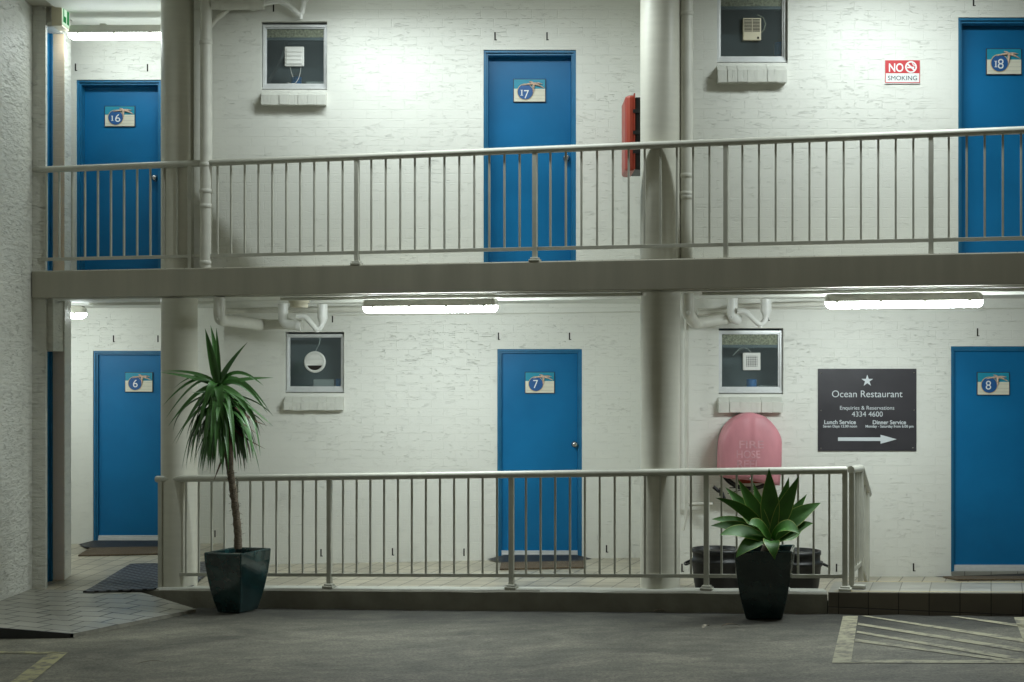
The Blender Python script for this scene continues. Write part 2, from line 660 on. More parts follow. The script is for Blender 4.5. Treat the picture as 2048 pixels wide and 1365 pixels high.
WALLC = (0.77, 0.77, 0.71)
M = dict(
    wall=painted_brick('painted_brick', WALLC),
    side=painted_brick('painted_brick_rough', (0.72, 0.715, 0.65), rough=.34, crack=1.0, fine=.7, lump=2.4, csc=(3.6, 22), mort=.08, blocks=False, bdist=.011, spec=.5),
    sill=painted_brick('painted_brick_on_edge', (0.64, 0.64, 0.58), soldier=True),
    peach=painted_brick('brick_warm_light_tint', (0.93, 0.70, 0.48)),  # brick tinted with the warm indoor light on the upper reveal
    warmreveal2=painted_brick('brick_pale_warm_light_tint', (0.80, 0.66, 0.56)),  # paler warm light tint for the lower reveal
    render=simple('grey_painted_concrete', (0.41, 0.39, 0.32), .55, var=.09, vscale=1.6, bump=.15, bscale=25, stretch=(4, 4, .5)),
    ceil=simple('white_painted_soffit', (0.76, 0.76, 0.70), .6, var=.05, vscale=1.5, bump=.2, bscale=25),
    column=simple('cream_painted_column', (0.64, 0.625, 0.54), .42, var=.035, vscale=3, bump=.05, bscale=30, stretch=(1, 1, 8)),
    rail=simple('grey_white_rail_paint', (0.50, 0.495, 0.43), .4, var=.06, vscale=14),
    door=simple('blue_door_paint', (0.005, 0.148, 0.345), .38, spec=.3, var=.13, vscale=1.6, bump=.03, bscale=35),
    frame=simple('blue_frame_paint', (0.012, 0.155, 0.315), .4, var=.10, vscale=9),
    alu=simple('white_aluminium', (0.72, 0.73, 0.73), .35, metal=.25, var=.05, vscale=20),
    steel=simple('brushed_steel', (0.55, 0.54, 0.52), .25, metal=1, var=.08, vscale=30),
    glass=pane_glass('window_glass'),
    dark=simple('dark_bathroom_wall', (0.26, 0.29, 0.30), .7, var=.2, vscale=3),
    speckle=simple('speckled_board', (0.66, 0.58, 0.39), .8, var=.55, vscale=55, bump=.4, bscale=70),
    pvc=simple('cream_painted_pipe', (0.64, 0.63, 0.56), .42, var=.06, vscale=8),
    pvcw=simple('white_plastic', (0.78, 0.78, 0.74), .35, var=.03, vscale=10),
    beige=simple('beige_plastic', (0.62, 0.57, 0.43), .4, var=.04, vscale=10),
    ivory=simple('ivory_plastic', (0.66, 0.60, 0.44), .45, var=.05, vscale=12),
    tube=emitter('fluorescent_diffuser', (0.895, 1.0, 1.0), TUBE),
    tubeup=emitter('fluorescent_diffuser_roof', (0.895, 1.0, 1.0), TUBE_UP),
    tubepair=emitter('fluorescent_diffuser_paired', (0.895, 1.0, 1.0), 76.0),
    tubelow=emitter('fluorescent_diffuser_pier', (0.895, 1.0, 1.0), 38.0),  # lower strength for the light past the pier
    tubeleft=emitter('fluorescent_diffuser_left', (0.895, 1.0, 1.0), 24.0),  # lower strength for the light above door 16
    exitface=emitter('exit_sign_face', (0.72, 1.0, 0.74), 0.9),
    exitgreen=emitter('exit_sign_green', (0.05, 0.45, 0.13), 0.5),
    black=simple('black_plastic', (0.010, 0.0105, 0.011), .45, var=.25, vscale=12),
    slot=simple('dark_weep_slot', (0.02, 0.016, 0.013), .9),
    rubber=simple('black_rubber', (0.028, 0.031, 0.036), .5, var=.2, vscale=14, bump=.2, bscale=80),
    rubbergrid=rubber_grid('black_rubber_mesh'),
    coir=simple('brown_coir', (0.12, 0.088, 0.055), .95, var=.35, vscale=90, bump=1.0, bscale=140),
    red=simple('red_cabinet', (0.34, 0.05, 0.026), .4, var=.08, vscale=9),
    pink=simple('faded_red_vinyl', (0.56, 0.225, 0.26), .5, var=.12, vscale=6, bump=.35, bscale=9, stretch=(1, 1, .45)),
    pinkl=simple('faded_letters', (0.58, 0.30, 0.33), .55, var=.2, vscale=20),
    teal=simple('plaque_teal', (0.01, 0.27, 0.40), .4),
    cream=simple('plaque_cream', (0.72, 0.69, 0.56), .5, var=.04, vscale=10),
    creamline=simple('plaque_plank_line', (0.42, 0.41, 0.35), .5),
    navy=simple('plaque_edge', (0.03, 0.03, 0.045), .5),
    disc=simple('plaque_blue', (0.015, 0.10, 0.30), .4),
    gold=simple('plaque_ring', (0.62, 0.47, 0.22), .45),
    star=simple('starfish_tan', (0.62, 0.44, 0.33), .5, var=.35, vscale=60, bump=.3, bscale=300),
    white=simple('sign_white', (0.80, 0.81, 0.80), .45),
    signred=simple('sign_red', (0.56, 0.035, 0.045), .4),
    signink=simple('sign_ink', (0.025, 0.04, 0.05), .5),
    charcoal=simple('charcoal_sign', (0.045, 0.042, 0.048), .32, var=.12, vscale=4),
    silver=simple('sign_silver', (0.62, 0.66, 0.68), .4),
    kerbtop=simple('kerb_white_paint', (0.60, 0.60, 0.54), .7, var=.10, vscale=7, bump=.3, bscale=40),
    kerb=simple('old_concrete_kerb', (0.29, 0.28, 0.235), .8, var=.16, vscale=5, bump=.5, bscale=30),
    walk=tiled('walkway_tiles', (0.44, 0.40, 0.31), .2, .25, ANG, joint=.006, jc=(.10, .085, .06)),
    bouncetile=tiled('bounce_tiles', (0.68, 0.66, 0.58), .2, .25, ANG, joint=.004),  # kept pale to bounce light onto the upper wall
    ramp=tiled('ramp_tiles', (0.32, 0.31, 0.265), .31, .23, ANG, .5, joint=.009, jc=(.015, .015, .013)),
    nosing=tiled('step_tiles', (0.33, 0.32, 0.28), .24, .5, ANG, joint=.004),
    riser=tiled('riser_tiles', (0.14, 0.12, 0.09), .24, .5, ANG, joint=.004, jc=(.03, .028, .02), vertical=True),
    rampside=simple('ramp_concrete', (0.24, 0.23, 0.19), .85, var=.25, vscale=14, bump=.6, bscale=50),
    darktile=simple('dark_tile_side', (0.03, 0.031, 0.032), .5, var=.2, vscale=7),
    yellow=simple('yellow_line', (0.50, 0.36, 0.08), .6),
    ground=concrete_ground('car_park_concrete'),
    paint=worn_paint('worn_line_paint', (0.36, 0.335, 0.225)),
    paint2=worn_paint('worn_yellow_paint', (0.36, 0.33, 0.17)),
    glaze=simple('dark_green_glaze', (0.010, 0.033, 0.034), .12, var=.5, vscale=7, bump=.05, bscale=14, coat=.4),
    glazeb=simple('black_green_glaze', (0.008, 0.025, 0.026), .10, var=.4, vscale=6, bump=.05, bscale=14, coat=.4),
    soil=simple('potting_soil', (0.03, 0.022, 0.015), .95, var=.4, vscale=50, bump=1, bscale=80),
    yucca=simple('yucca_leaf', (0.040, 0.125, 0.026), .38, var=.35, vscale=9, edge=(0.06, 0.17, 0.035)),
    yuccadry=simple('dry_leaf', (0.11, 0.06, 0.035), .7, var=.3, vscale=14),
    bark=simple('yucca_bark', (0.15, 0.12, 0.085), .9, var=.45, vscale=30, bump=1, bscale=60, stretch=(1, 1, 2.5)),
    agave=simple('agave_leaf', (0.040, 0.142, 0.014), .5, var=.25, vscale=8, edge=(0.42, 0.50, 0.12)),
    bluep=simple('blue_wrap', (0.05, 0.30, 0.80), .4),
    leafpale=simple('pale_leaf', (0.24, 0.21, 0.16), .8, var=.3, vscale=30),
    leaflit=simple('fallen_leaf', (0.10, 0.075, 0.05), .8, var=.3, vscale=30),
)

# ------------------------------------------------------------------ car park, kerb, walkway
mb = MB()
NX, NY = 64, 60
xs = [-14 + 30 * i / NX for i in range(NX + 1)]
ys = [-8 + 18 * i / 12 for i in range(12)] + [10 + 6.6 * i / 40 for i in range(41)]
vv = [(x, y, ground_z(x, y)) for y in ys for x in xs]
W_ = NX + 1
ff = [(j * W_ + i, j * W_ + i + 1, (j + 1) * W_ + i + 1, (j + 1) * W_ + i) for j in range(len(ys) - 1) for i in range(NX)]
mb.add(vv, ff, True)
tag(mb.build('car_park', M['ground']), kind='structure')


def mark(pts, name='road_marking', m='paint'):
    """a strip of road paint through pixel corners, laid 4 mm over the concrete and following it"""
    b = MB()
    q = [G(*p) for p in pts]
    n = 14
    for i in range(n):
        rows = []
        for t in (i / n, (i + 1) / n):
            a = q[0].lerp(q[3], t)
            c = q[1].lerp(q[2], t)
            for p in (a, c):
                p.z = ground_z(p.x, p.y) + .004
            rows += [a, c]
        b.add([rows[0], rows[1], rows[3], rows[2]], [(0, 1, 2, 3)])
    return tag(b.build(name, M[m]), kind='structure')


mark([(1686, 1233), (1716, 1233), (1702, 1327), (1664, 1327)])
mark([(1702, 1321), (1702, 1327), (2150, 1328), (2150, 1322)])
mark([(1716, 1247), (1715, 1251), (2150, 1322), (2150, 1314)])
mark([(1714, 1263), (1713, 1267), (2150, 1342), (2150, 1334)])
mark([(1711, 1279), (1709, 1284), (2004, 1323), (2024, 1321)])
mark([(1735, 1233), (1722, 1233), (2150, 1303), (2150, 1294)])
mark([(1915, 1234), (1900, 1234), (2150, 1272), (2150, 1264)])
mark([(2028, 1236), (2052, 1236), (2080, 1290), (2050, 1290)])
mark([(100, 1306), (136, 1306), (60, 1368), (18, 1368)], m='paint2')
mark([(-60, 1303), (-60, 1307), (100, 1309), (130, 1305.5)], m='paint2')

# kerb under the rail
mb = MB()
Xs = [-3.62, -3.45, -3.27] + [-3.0 + i * .3 for i in range(19)] + [2.60]
ring = []
rnd = random.Random(3)
for i, X in enumerate(Xs):
    zt = kerb_z(X) + rnd.uniform(-.004, .004)
    d0 = Dr(X) - .01 + rnd.uniform(-.006, .006)
    if i < 2:
        zt -= (.05, .02)[i]
        d0 += (.12, .05)[i]
    zb = ground_z(X, d0 - .05) - .06
    d1 = Dr(X) + .17
    ring += [(X, d0 + .02, zb), (X, d0, zt - .02), (X, d0 + .02, zt), (X, d1, zt - .003), (X, d1, zb)]
n = len(Xs)
mb.add(ring, [(5 * i + k, 5 * i + k + 1, 5 * i + 6 + k, 5 * i + 5 + k) for i in range(n - 1) for k in range(4)] + [(0, 1, 2, 3, 4), tuple(5 * (n - 1) + k for k in (4, 3, 2, 1, 0))])
tag(mb.build('kerb', M['kerb']), kind='structure')
mb = MB()
rnd = random.Random(21)
vv = []
for i, X in enumerate(Xs):
    zt = ring[5 * i + 2][2] + .003
    y0_ = ring[5 * i + 2][1]
    vv += [(X, y0_ - .018 + rnd.uniform(-.002, .004), zt - .022 + rnd.uniform(-.008, .004)), (X, y0_ + .001, zt), (X, Dr(X) + .168, zt)]
mb.add(vv, [(3 * i + k, 3 * i + k + 1, 3 * i + 4 + k, 3 * i + 3 + k) for i in range(n - 1) for k in range(2)])
tag(mb.build('kerb_paint', M['kerbtop']), kind='structure')

# line of dirt in the joint at the foot of the kerb and step
mb = MB()
rnd = random.Random(8)
vv = []
NQ = 120
for i in range(NQ + 1):
    X = -3.45 + (6.2 + 3.45) * i / NQ
    for o_ in (.03, -.028 - rnd.uniform(0, .022)):
        Y = Dr(X) + o_ - (.02 if X > 2.6 else 0)
        vv.append((X, Y, ground_z(X, Y) + .003))
mb.add(vv, [(2 * i, 2 * i + 1, 2 * i + 3, 2 * i + 2) for i in range(NQ)])
tag(mb.build('gutter', M['soil']), kind='structure')

# tiled step at the right
mb = MB()
Xs = [2.604, 3.2, 4.0, 5.0, 6.2]
for a, b in zip(Xs, Xs[1:]):
    for (o0, o1, m0) in ((0, .55, 0),):
        mb.hexa([(a, Dr(a) - .015, -.6), (b, Dr(b) - .015, -.6), (b + .16, Dr(b) + .53, -.6), (a + .16, Dr(a) + .53, -.6),
                 (a, Dr(a) - .015, kerb_z(a) + .0), (b, Dr(b) - .015, kerb_z(b)), (b + .16, Dr(b) + .53, kerb_z(b) + .01), (a + .16, Dr(a) + .53, kerb_z(a) + .01)])
tag(mb.build('step', M['nosing'], weld=False), kind='structure')
mb = MB()
a, b = 2.604, 6.2
mb.hexa([(a, Dr(a) - .03, -.6), (b, Dr(b) - .03, -.6), (b, Dr(b) - .0175, -.6), (a, Dr(a) - .0175, -.6),
         (a, Dr(a) - .03, kerb_z(a) - .004), (b, Dr(b) - .03, kerb_z(b) - .004), (b, Dr(b) - .0175, kerb_z(b) - .004), (a, Dr(a) - .0175, kerb_z(a) - .004)])
tag(mb.build('step_riser', M['riser']), kind='structure')
for off, nm in ((.004, 'step_line'), (.50, 'step_line')):
    mb = MB()
    a, b = 2.66 + off * .29, 6.2
    w = .016
    mb.add([(a, Dr(a) + off, kerb_z(a) + .005 + off * .02), (b, Dr(b) + off, kerb_z(b) + .005 + off * .02),
            (b, Dr(b) + off + w, kerb_z(b) + .005 + off * .02), (a, Dr(a) + off + w, kerb_z(a) + .005 + off * .02)], [(0, 1, 2, 3)])
    tag(mb.build(nm, M['yellow']), kind='structure')

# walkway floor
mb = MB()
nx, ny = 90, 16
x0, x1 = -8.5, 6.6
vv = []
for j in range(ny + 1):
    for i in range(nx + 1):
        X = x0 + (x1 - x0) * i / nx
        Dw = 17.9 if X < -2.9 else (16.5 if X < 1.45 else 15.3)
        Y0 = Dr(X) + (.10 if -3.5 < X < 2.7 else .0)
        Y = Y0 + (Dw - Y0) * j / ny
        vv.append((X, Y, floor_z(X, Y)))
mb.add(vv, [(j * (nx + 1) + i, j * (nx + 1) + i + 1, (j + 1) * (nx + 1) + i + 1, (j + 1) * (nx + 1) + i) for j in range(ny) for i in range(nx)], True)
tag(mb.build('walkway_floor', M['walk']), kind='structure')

# entry ramp of brick-bond tiles
R = [Vector((-4.62, 12.9, -.10)), G(147, 1276), G(392, 1225), Vector((-3.47, 14.90, -.143)), Vector((-4.585, 15.25, -.163)), Vector((-4.62, 15.25, -.163))]
R[1].z += .035
R[2].z += .03
R[0].z = .02 + ground_z(-4.62, 12.9) + .11
mb = MB()
mb.add(R, [tuple(range(6))])
tag(mb.build('ramp_tiling', M['ramp']), kind='structure')
mb = MB()
b1 = [Vector((p.x, p.y, p.z - .003)) for p in R]
b0 = [Vector((p.x, p.y, -.75)) for p in R]
mb.add(b0 + b1, [(6, 7, 8, 9, 10, 11)] + [(i, (i + 1) % 6, 6 + (i + 1) % 6, 6 + i) for i in (1, 2, 3, 4, 5)])
tag(mb.build('ramp_base', M['rampside']), kind='structure')
mb = MB()
fwd = Vector((-.02, -.012, 0))
mb.add([b0[0] + fwd, b0[1] + fwd, R[1] + fwd, R[0] + fwd, R[0], R[1]], [(0, 1, 2, 3), (3, 2, 5, 4)])
tag(mb.build('ramp_side', M['darktile']), kind='structure')

# ------------------------------------------------------------------ building
BLD = empty('motel_building', (0, 15, 0), 'two storey white painted brick motel with blue doors and an upper balcony walkway', 'building')


def wall_mesh(x0, x1, z0, z1, D, holes, deep=.24, back=1.5):
    """brick wall facing the camera with openings cut through, reveals and end returns"""
    b = MB()
    xs_ = sorted({x0, x1, *[h[0] for h in holes], *[h[1] for h in holes]})
    zs_ = sorted({z0, z1, *[h[2] for h in holes], *[h[3] for h in holes]})
    for i in range(len(xs_) - 1):
        for j in range(len(zs_) - 1):
            cx, cz = (xs_[i] + xs_[i + 1]) / 2, (zs_[j] + zs_[j + 1]) / 2
            if any(h[0] < cx < h[1] and h[2] < cz < h[3] for h in holes):
                continue
            b.add([(xs_[i], D, zs_[j]), (xs_[i + 1], D, zs_[j]), (xs_[i + 1], D, zs_[j + 1]), (xs_[i], D, zs_[j + 1])], [(0, 1, 2, 3)])
    for a, c, l, h in holes:
        b.add([(a, D, l), (a, D + deep, l), (a, D + deep, h), (a, D, h)], [(0, 1, 2, 3)])
        b.add([(c, D, l), (c, D, h), (c, D + deep, h), (c, D + deep, l)], [(0, 1, 2, 3)])
        b.add([(a, D, h), (a, D + deep, h), (c, D + deep, h), (c, D, h)], [(0, 1, 2, 3)])
        b.add([(a, D, l), (c, D, l), (c, D + deep, l), (a, D + deep, l)], [(0, 1, 2, 3)])
    b.add([(x0, D, z0), (x0, D, z1), (x0, D + back, z1), (x0, D + back, z0)], [(0, 1, 2, 3)])
    b.add([(x1, D, z0), (x1, D + back, z0), (x1, D + back, z1), (x1, D, z1)], [(0, 1, 2, 3)])
    return b


DW = 0.87


def door_hole(x, ytop, D, zb):
    X = XP(x, D)
    return (X, X + DW, zb, ZP(ytop, D))


def win_hole(xa, xb, ya, yb, D):
    return (XP(xa, D), XP(xb, D), ZP(yb, D), ZP(ya, D))


FLOOR2 = 2.888
doors = {'6': (door_hole(186, 702, 17.66, .0), 17.66), '7': (door_hole(994.5, 698.5, 16.3, -.01), 16.3), '8': (door_hole(1902, 693, 15.06, .0), 15.06),
         '16': (door_hole(152.5, 160, 16.3, FLOOR2), 16.3), '17': (door_hole(967, 100, 14.93, FLOOR2), 14.93), '18': (door_hole(1916.5, 35, 13.82, FLOOR2), 13.82)}
wins = {'ul': (win_hole(522.5, 654, 43, 180, 14.93), 14.93), 'ur': (win_hole(1434.5, 1576, -24, 126, 13.82), 13.82),
        'll': (win_hole(570.5, 688, 664.5, 787, 16.3), 16.3), 'lr': (win_hole(1437.5, 1567, 657, 789, 15.06), 15.06)}

zc = 5.43
for (a, b_, D, _, _), dk, wk in zip(LOW, (['6'], ['7'], ['8']), ([], ['ll'], ['lr'])):
    wall_mesh(a, b_, -.5, 2.66, D, [doors[k][0] for k in dk] + [wins[k][0] for k in wk]).build('wall', M['wall'], BLD)
for (a, b_, D), dk, wk in zip(UPP, (['16'], ['17'], ['18']), ([], ['ul'], ['ur'])):
    wall_mesh(a, b_, 2.80, 5.6, D, [doors[k][0] for k in dk] + [wins[k][0] for k in wk]).build('wall', M['wall'], BLD)

# side wall with its narrow doorway
mb = MB()
mb.box(-10, -4.62, 6.0, 15.30, -1.2, 7.5)
o_side = mb.build('side_wall', M['side'], BLD)
mb = MB()
mb.box(-10, -4.585, 15.301, 15.93, -1.2, 7.5)
mb.box(-4.585, -4.492, 15.301, 15.36, -1.2, 7.5)
mb.box(-4.585, -4.42, 15.70, 15.93, -1.2, 7.5)
mb.box(-4.585, -4.435, 15.361, 15.699, ZP(703, 15.5), 2.9)
mb.box(-4.585, -4.435, 15.361, 15.699, ZP(60, 15.5), 7.5)
mb.build('pier', M['side'], BLD)
for z0, z1, mm in ((-.3, ZP(703, 15.5), 'warmreveal2'), (FLOOR2, ZP(60, 15.5), 'peach')):  # warm light from indoors is painted into the reveal colour
    MB().box(-4.533, -4.424, 15.694, 15.699, z0, z1 - .002).build('door_reveal', M[mm], BLD)
    d_ = MB().box(-4.584, -4.56, 15.365, 15.66, z0, z1 - .004).build('door', M['door'], BLD)
    MB().box(-4.584, -4.535, 15.662, 15.697, z0, z1 - .003).build('door_frame', M['frame'], d_)

# slab, roof, columns
def front(X, off):
    return (X, Dr(X) + off)


foot = [front(-4.615, -.02), front(6.6, -.02), (6.6, 15.3), (6.6, 18.4), (-9, 18.4), (-9, 15.94), (-4.4, 15.94), (-4.4, 15.32), (-4.615, 15.305)]
MB().prism(foot, 2.63, FLOOR2).build('balcony_slab', M['render'], BLD, bevel=.008)
foot_s = [front(-4.40, .09), front(6.6, .09), (6.6, 18.4), (-9, 18.4), (-9, 15.95), (-4.40, 15.95)]
MB().prism([front(-4.40, .0), front(6.6, .0), (6.6, 13.7), (1.35, 14.9), (-2.99, 16.2), (-4.40, 16.25)], FLOOR2 + .0005, FLOOR2 + .004).build('bounce_floor', M['bouncetile'], BLD)  # unseen pale floor, added to bounce light up the wall
MB().prism(foot_s, 2.618, 2.629).build('soffit', M['ceil'], BLD)
foot_r = [front(-4.615, -.85), front(6.6, -.85)] + foot[2:]
MB().prism(foot_r, zc + .012, zc + .35).build('roof', M['render'], BLD)
MB().prism([front(-4.40, -.75), front(6.6, -.75)] + foot_s[2:], zc, zc + .011).build('soffit', M['ceil'], BLD)
# shallow beam rib along the wall side of the lower soffit
MB().prism([front(-4.3, .95), front(6.4, .95), front(6.4, 1.0), front(-4.3, 1.0)], 2.59, 2.617).build('ceiling_batten', M['ceil'], BLD)
for X, D in ((-3.153, 15.06), (1.283, 13.76)):
    mb = MB()
    r = .1715
    mb.lathe([(r, -.3), (r, .6), (r, 1.4), (r, 2.56), (r + .004, 2.562), (r + .004, 2.6175)], (X, D, 0), 48)
    mb.lathe([(r, FLOOR2 + .001), (r, 3.8), (r, zc - .001)], (X, D, 0), 48)
    mb.build('column', M['column'], BLD)


def make_door(key, knob_px):
    (a, b_, z0, z1), D = doors[key]
    fw = .042
    lower = D != 16.3 or z0 < 1
    sill = .06 if z0 < 1 else 0.0
    rc = .085 if z0 < 1 else .165
    lf = MB().box(a + fw, b_ - fw, D + rc, D + rc + .04, z0 + sill, z1 - fw).build('door', M['door'], BLD, bevel=.003)
    lf['label'] = 'blue flush door with a round knob below plaque ' + key
    f = MB()
    for st, (w, y0) in enumerate(((.022, .018), (fw, .045))):
        f.box(a + .001, a + w, D + y0, D + rc + .045 + st * .002, z0, z1 - .001)
        f.box(b_ - w, b_ - .001, D + y0, D + rc + .045 + st * .002, z0, z1 - .001)
        f.box(a + w, b_ - w, D + y0 + .001, D + rc + .045 + st * .002, z1 - w, z1 - .001)
    f.build('door_frame', M['frame'], lf)
    kx, ky = knob_px
    kp = P(kx, ky, D + rc)
    kb = MB().lathe([(.034, 0), (.034, .006), (.014, .010), (.012, .035), (.022, .042), (.028, .052), (.027, .066), (.018, .074), (.0, .0745)], kp, 28, 'Y', caps=False)
    kb.build('door_knob', M['steel'], lf)
    if z0 < 1:
        t = MB()
        t.box(a + fw, b_ - fw, D + .05, D + .126, z0 + .030, z0 + .059)
        t.box(a + fw, b_ - fw, D + .062, D + .084, z0 + .0605, z0 + .085)
        t.build('threshold', M['alu'], lf, bevel=.002)
        MB().box(a + .003, b_ - .003, D - .012, D + .12, z0 - .06, z0 + .028).build('door_sill', M['nosing'], lf)
    return lf


make_door('6', (336, 890))
make_door('7', (1149, 889))
make_door('8', (2068, 878))
make_door('16', (311, 357))
make_door('17', (1133, 317))
make_door('18', (2100, 268))


def make_window(key, strip_px, sill_px, bricks):
    (a, b_, z0, z1), D = wins[key]
    fr = MB()
    y0, y1 = D + .055, D + .10
    for w, yy in ((.028, y0), (.040, y0 + .018)):
        fr.box(a + .006, a + w, yy, y1, z0 + .03, z1 - .02)
        fr.box(b_ - w, b_ - .006, yy, y1, z0 + .03, z1 - .02)
        fr.box(a + .007, b_ - .007, yy - .003, y1, z1 - .02 - w * .9, z1 - .02)
        fr.box(a + .007, b_ - .007, yy - .003, y1, z0 + .03, z0 + .03 + w)
    fr.box(a + .004, b_ - .004, y0 - .025, y1 - .01, z0 + .012, z0 + .0295)
    w_ = fr.build('window', M['alu'], BLD, bevel=.002)
    MB().box(a + .03, b_ - .03, D + .084, D + .088, z0 + .06, z1 - .05).build('pane', M['glass'], w_)
    # small dark room behind the glass (open towards the pane)
    rb = MB()
    A, B_, Z0, Z1, Y0, Y1 = a - .12, b_ + .12, z0 - .02, z1 + .1, D + .17, D + .62
    rb.add([(A, Y0, Z0), (B_, Y0, Z0), (B_, Y1, Z0), (A, Y1, Z0), (A, Y0, Z1), (B_, Y0, Z1), (B_, Y1, Z1), (A, Y1, Z1)],
           [(0, 1, 2, 3), (4, 7, 6, 5), (1, 5, 6, 2), (2, 6, 7, 3), (3, 7, 4, 0)])
    rb.build('room_lining', M['dark'], w_)
    if strip_px:
        zs = ZP(strip_px, D + .13)
        MB().box(a + .01, b_ - .01, D + .0895, D + .0985, zs, z1 - .045).build('speckled_board', M['speckle'], w_)
        MB().box(a + .01, b_ - .01, D + .0895, D + .105, zs - .028, zs - .001).build('blind_rail', simple('grey_blind_rail', (.24, .27, .29), .5), w_)
    xa, xb, yt, yb = sill_px
    Df = D - .085
    sx0, sx1 = XP(xa, Df), XP(xb, Df)
    zt, zb = ZP(yt, Df), ZP(yb, Df)
    sb = MB()
    n_ = bricks
    rn = random.Random(hash(key) % 97 if False else len(key) + int(D * 10))
    for i in range(n_):
        p0 = sx0 + (sx1 - sx0) * i / n_ + .0006
        p1 = sx0 + (sx1 - sx0) * (i + 1) / n_ - .0006
        j = rn.uniform(-.006, .006)
        k = rn.uniform(-.003, .003)
        sb.hexa([(p0, Df + j, zb + k), (p1, Df + j, zb + k), (p1, D + .07, zb), (p0, D + .07, zb), (p0, Df + j, zt + k), (p1, Df + j, zt + k), (p1, D + .065, z0 + .011), (p0, D + .065, z0 + .011)])
    sb.hexa([(sx0 + .003, Df + .01, zb + .004), (sx1 - .003, Df + .01, zb + .004), (sx1 - .003, D + .06, zb + .004), (sx0 + .003, D + .06, zb + .004),
             (sx0 + .003, Df + .01, zt - .005), (sx1 - .003, Df + .01, zt - .005), (sx1 - .003, D + .06, z0 + .005), (sx0 + .003, D + .06, z0 + .005)])
    sb.build('window_sill', M['sill'], w_, bevel=.002)
    return w_


make_window('ul', 77, (521.5, 651.5, 190, 210), 7)
make_window('ur', 15, (1435.5, 1574.5, 140, 164.5), 7)
make_window('ll', None, (567.5, 686.5, 805, 821), 7)
make_window('lr', 690, (1438, 1566, 805, 826), 6)

# weep slots in the brickwork (px x, px y centre, wall depth)
slots = [(151, 135, 16.3), (295, 136, 16.3), (990, 73, 14.93), (1094, 73, 14.93), (547, 16, 14.93), (1947, 4, 13.82),
         (227, 678, 17.66), (316, 678, 17.66), (997, 673, 16.3), (1139, 673, 16.3), (665, 638, 16.3), (1955, 665, 15.06), (1536, 634, 15.06),
         (430, 1068, 17.66), (642, 1106, 16.3), (785, 1104, 16.3), (928, 1105, 16.3), (1213, 1098, 16.3), (1364, 1136, 15.06), (1673, 1136, 15.06), (1827, 1135, 15.06)]
for i, (x, y, D) in enumerate(slots):
    mb = MB()
    p = P(x, y, D)
    hh = .038
    mb.box(p.x - .0065, p.x + .0065, D - .003, D + .02, p.z - hh, p.z + hh)
    if i % 3 != 1:
        mb.box(p.x + .0067, p.x + .018, D - .003, D + .02, p.z - hh, p.z - hh + .008)
    mb.build('weep_slot', M['slot'], BLD)

# ------------------------------------------------------------------ balustrades
HB = .0085


def bar(name, c, a, b, h, parent, ang=ANG, m='rail', bevel=.002):
    return MB().obox(c, a, b, h, ang).build(name, M[m], parent, bevel=bevel)


def rail_pt(X, off, z):
    return Vector((X, Dr(X) + off, z))


def clone(src, parent, delta):
    c = src.copy()
    col.objects.link(c)
    c.parent = parent
    c.location = Vector(src.location) + delta
    return c


OFF = .045
posts_px = [381, 717, 1075, 1455, 1862]
up = empty('balustrade', rail_pt(0, OFF, FLOOR2), 'long cream metal balustrade along the upper balcony edge', 'railing')


def px_on_line(px, off):
    """X on the (offset) rail line at photo x"""
    k = (px - 1024) / F
    return k * (13.89 + off) / (1 + .3015 * k)


pX = [px_on_line(p, OFF) for p in posts_px]
step = (pX[-1] - pX[0]) / 4
pX = [pX[0] + step * i for i in range(7) if pX[0] + step * i < 6.5]
zt, zbm = 3.868, 3.004
MB().tube([rail_pt(-4.61, OFF, zt), rail_pt(-4.60, OFF, zt), rail_pt(0, OFF, zt), rail_pt(6.5, OFF, zt)], .0315, 20).build('handrail', M['rail'], up)
a_, b_ = rail_pt(-4.60, OFF, zbm), rail_pt(6.5, OFF, zbm)
bar('bottom_rail', (a_ + b_) / 2, (b_ - a_).length / 2, .012, .0155, up)
post0 = bal0 = foot0 = None
lastX = -4.61
for i, X in enumerate(pX):
    c = rail_pt(X, OFF, (FLOOR2 + zt) / 2)
    if post0 is None:
        post0 = bar('post', c, .0195, .0225, (zt - FLOOR2) / 2 - .001, up)
        p0 = c
    else:
        clone(post0, up, c - p0)
    if i in (1, 2):
        f = rail_pt(X, OFF - .02, FLOOR2 + .012)
        MB().obox(f, .048, .045, .011).obox(f + Vector((0, 0, .019)), .037, .033, .008).build('base_plate', M['rail'], up, bevel=.006)
    for k in range(1, 12):
        Xb = lastX + (X - lastX) * k / 12
        cb_ = rail_pt(Xb, OFF, (zbm + zt) / 2)
        if bal0 is None:
            bal0 = bar('baluster', cb_, HB, HB, (zt - zbm) / 2 - .012, up, bevel=.0015)
            b0_ = cb_
        else:
            clone(bal0, up, cb_ - b0_)
    lastX = X

lo = empty('balustrade', rail_pt(-.3, .075, kerb_z(-.3)), 'lower grey metal balustrade on the kerb with a short sloping return', 'railing')
OFF = .075
posts_px = [322, 659, 1023, 1413, 1690]
pX = [px_on_line(p, OFF) for p in posts_px]


def lz(X):                       # handrail centre height
    return 0.944 - .032 + (1.149 - .944) / (2.74 + 3.27) * (X + 3.27) + .004


HL = lz(0) - kerb_z(0)
XL, XR = px_on_line(312, OFF), px_on_line(1694, OFF)
MB().tube([rail_pt(XL, OFF, lz(XL)), rail_pt(XL + .01, OFF, lz(XL + .01)), rail_pt(XR - .01, OFF, lz(XR - .01)), rail_pt(XR, OFF, lz(XR))], [.026, .0315, .0315, .026], 20).build('handrail', M['rail'], lo)


def lb(X):                       # bottom rail centre
    return kerb_z(X) + .118


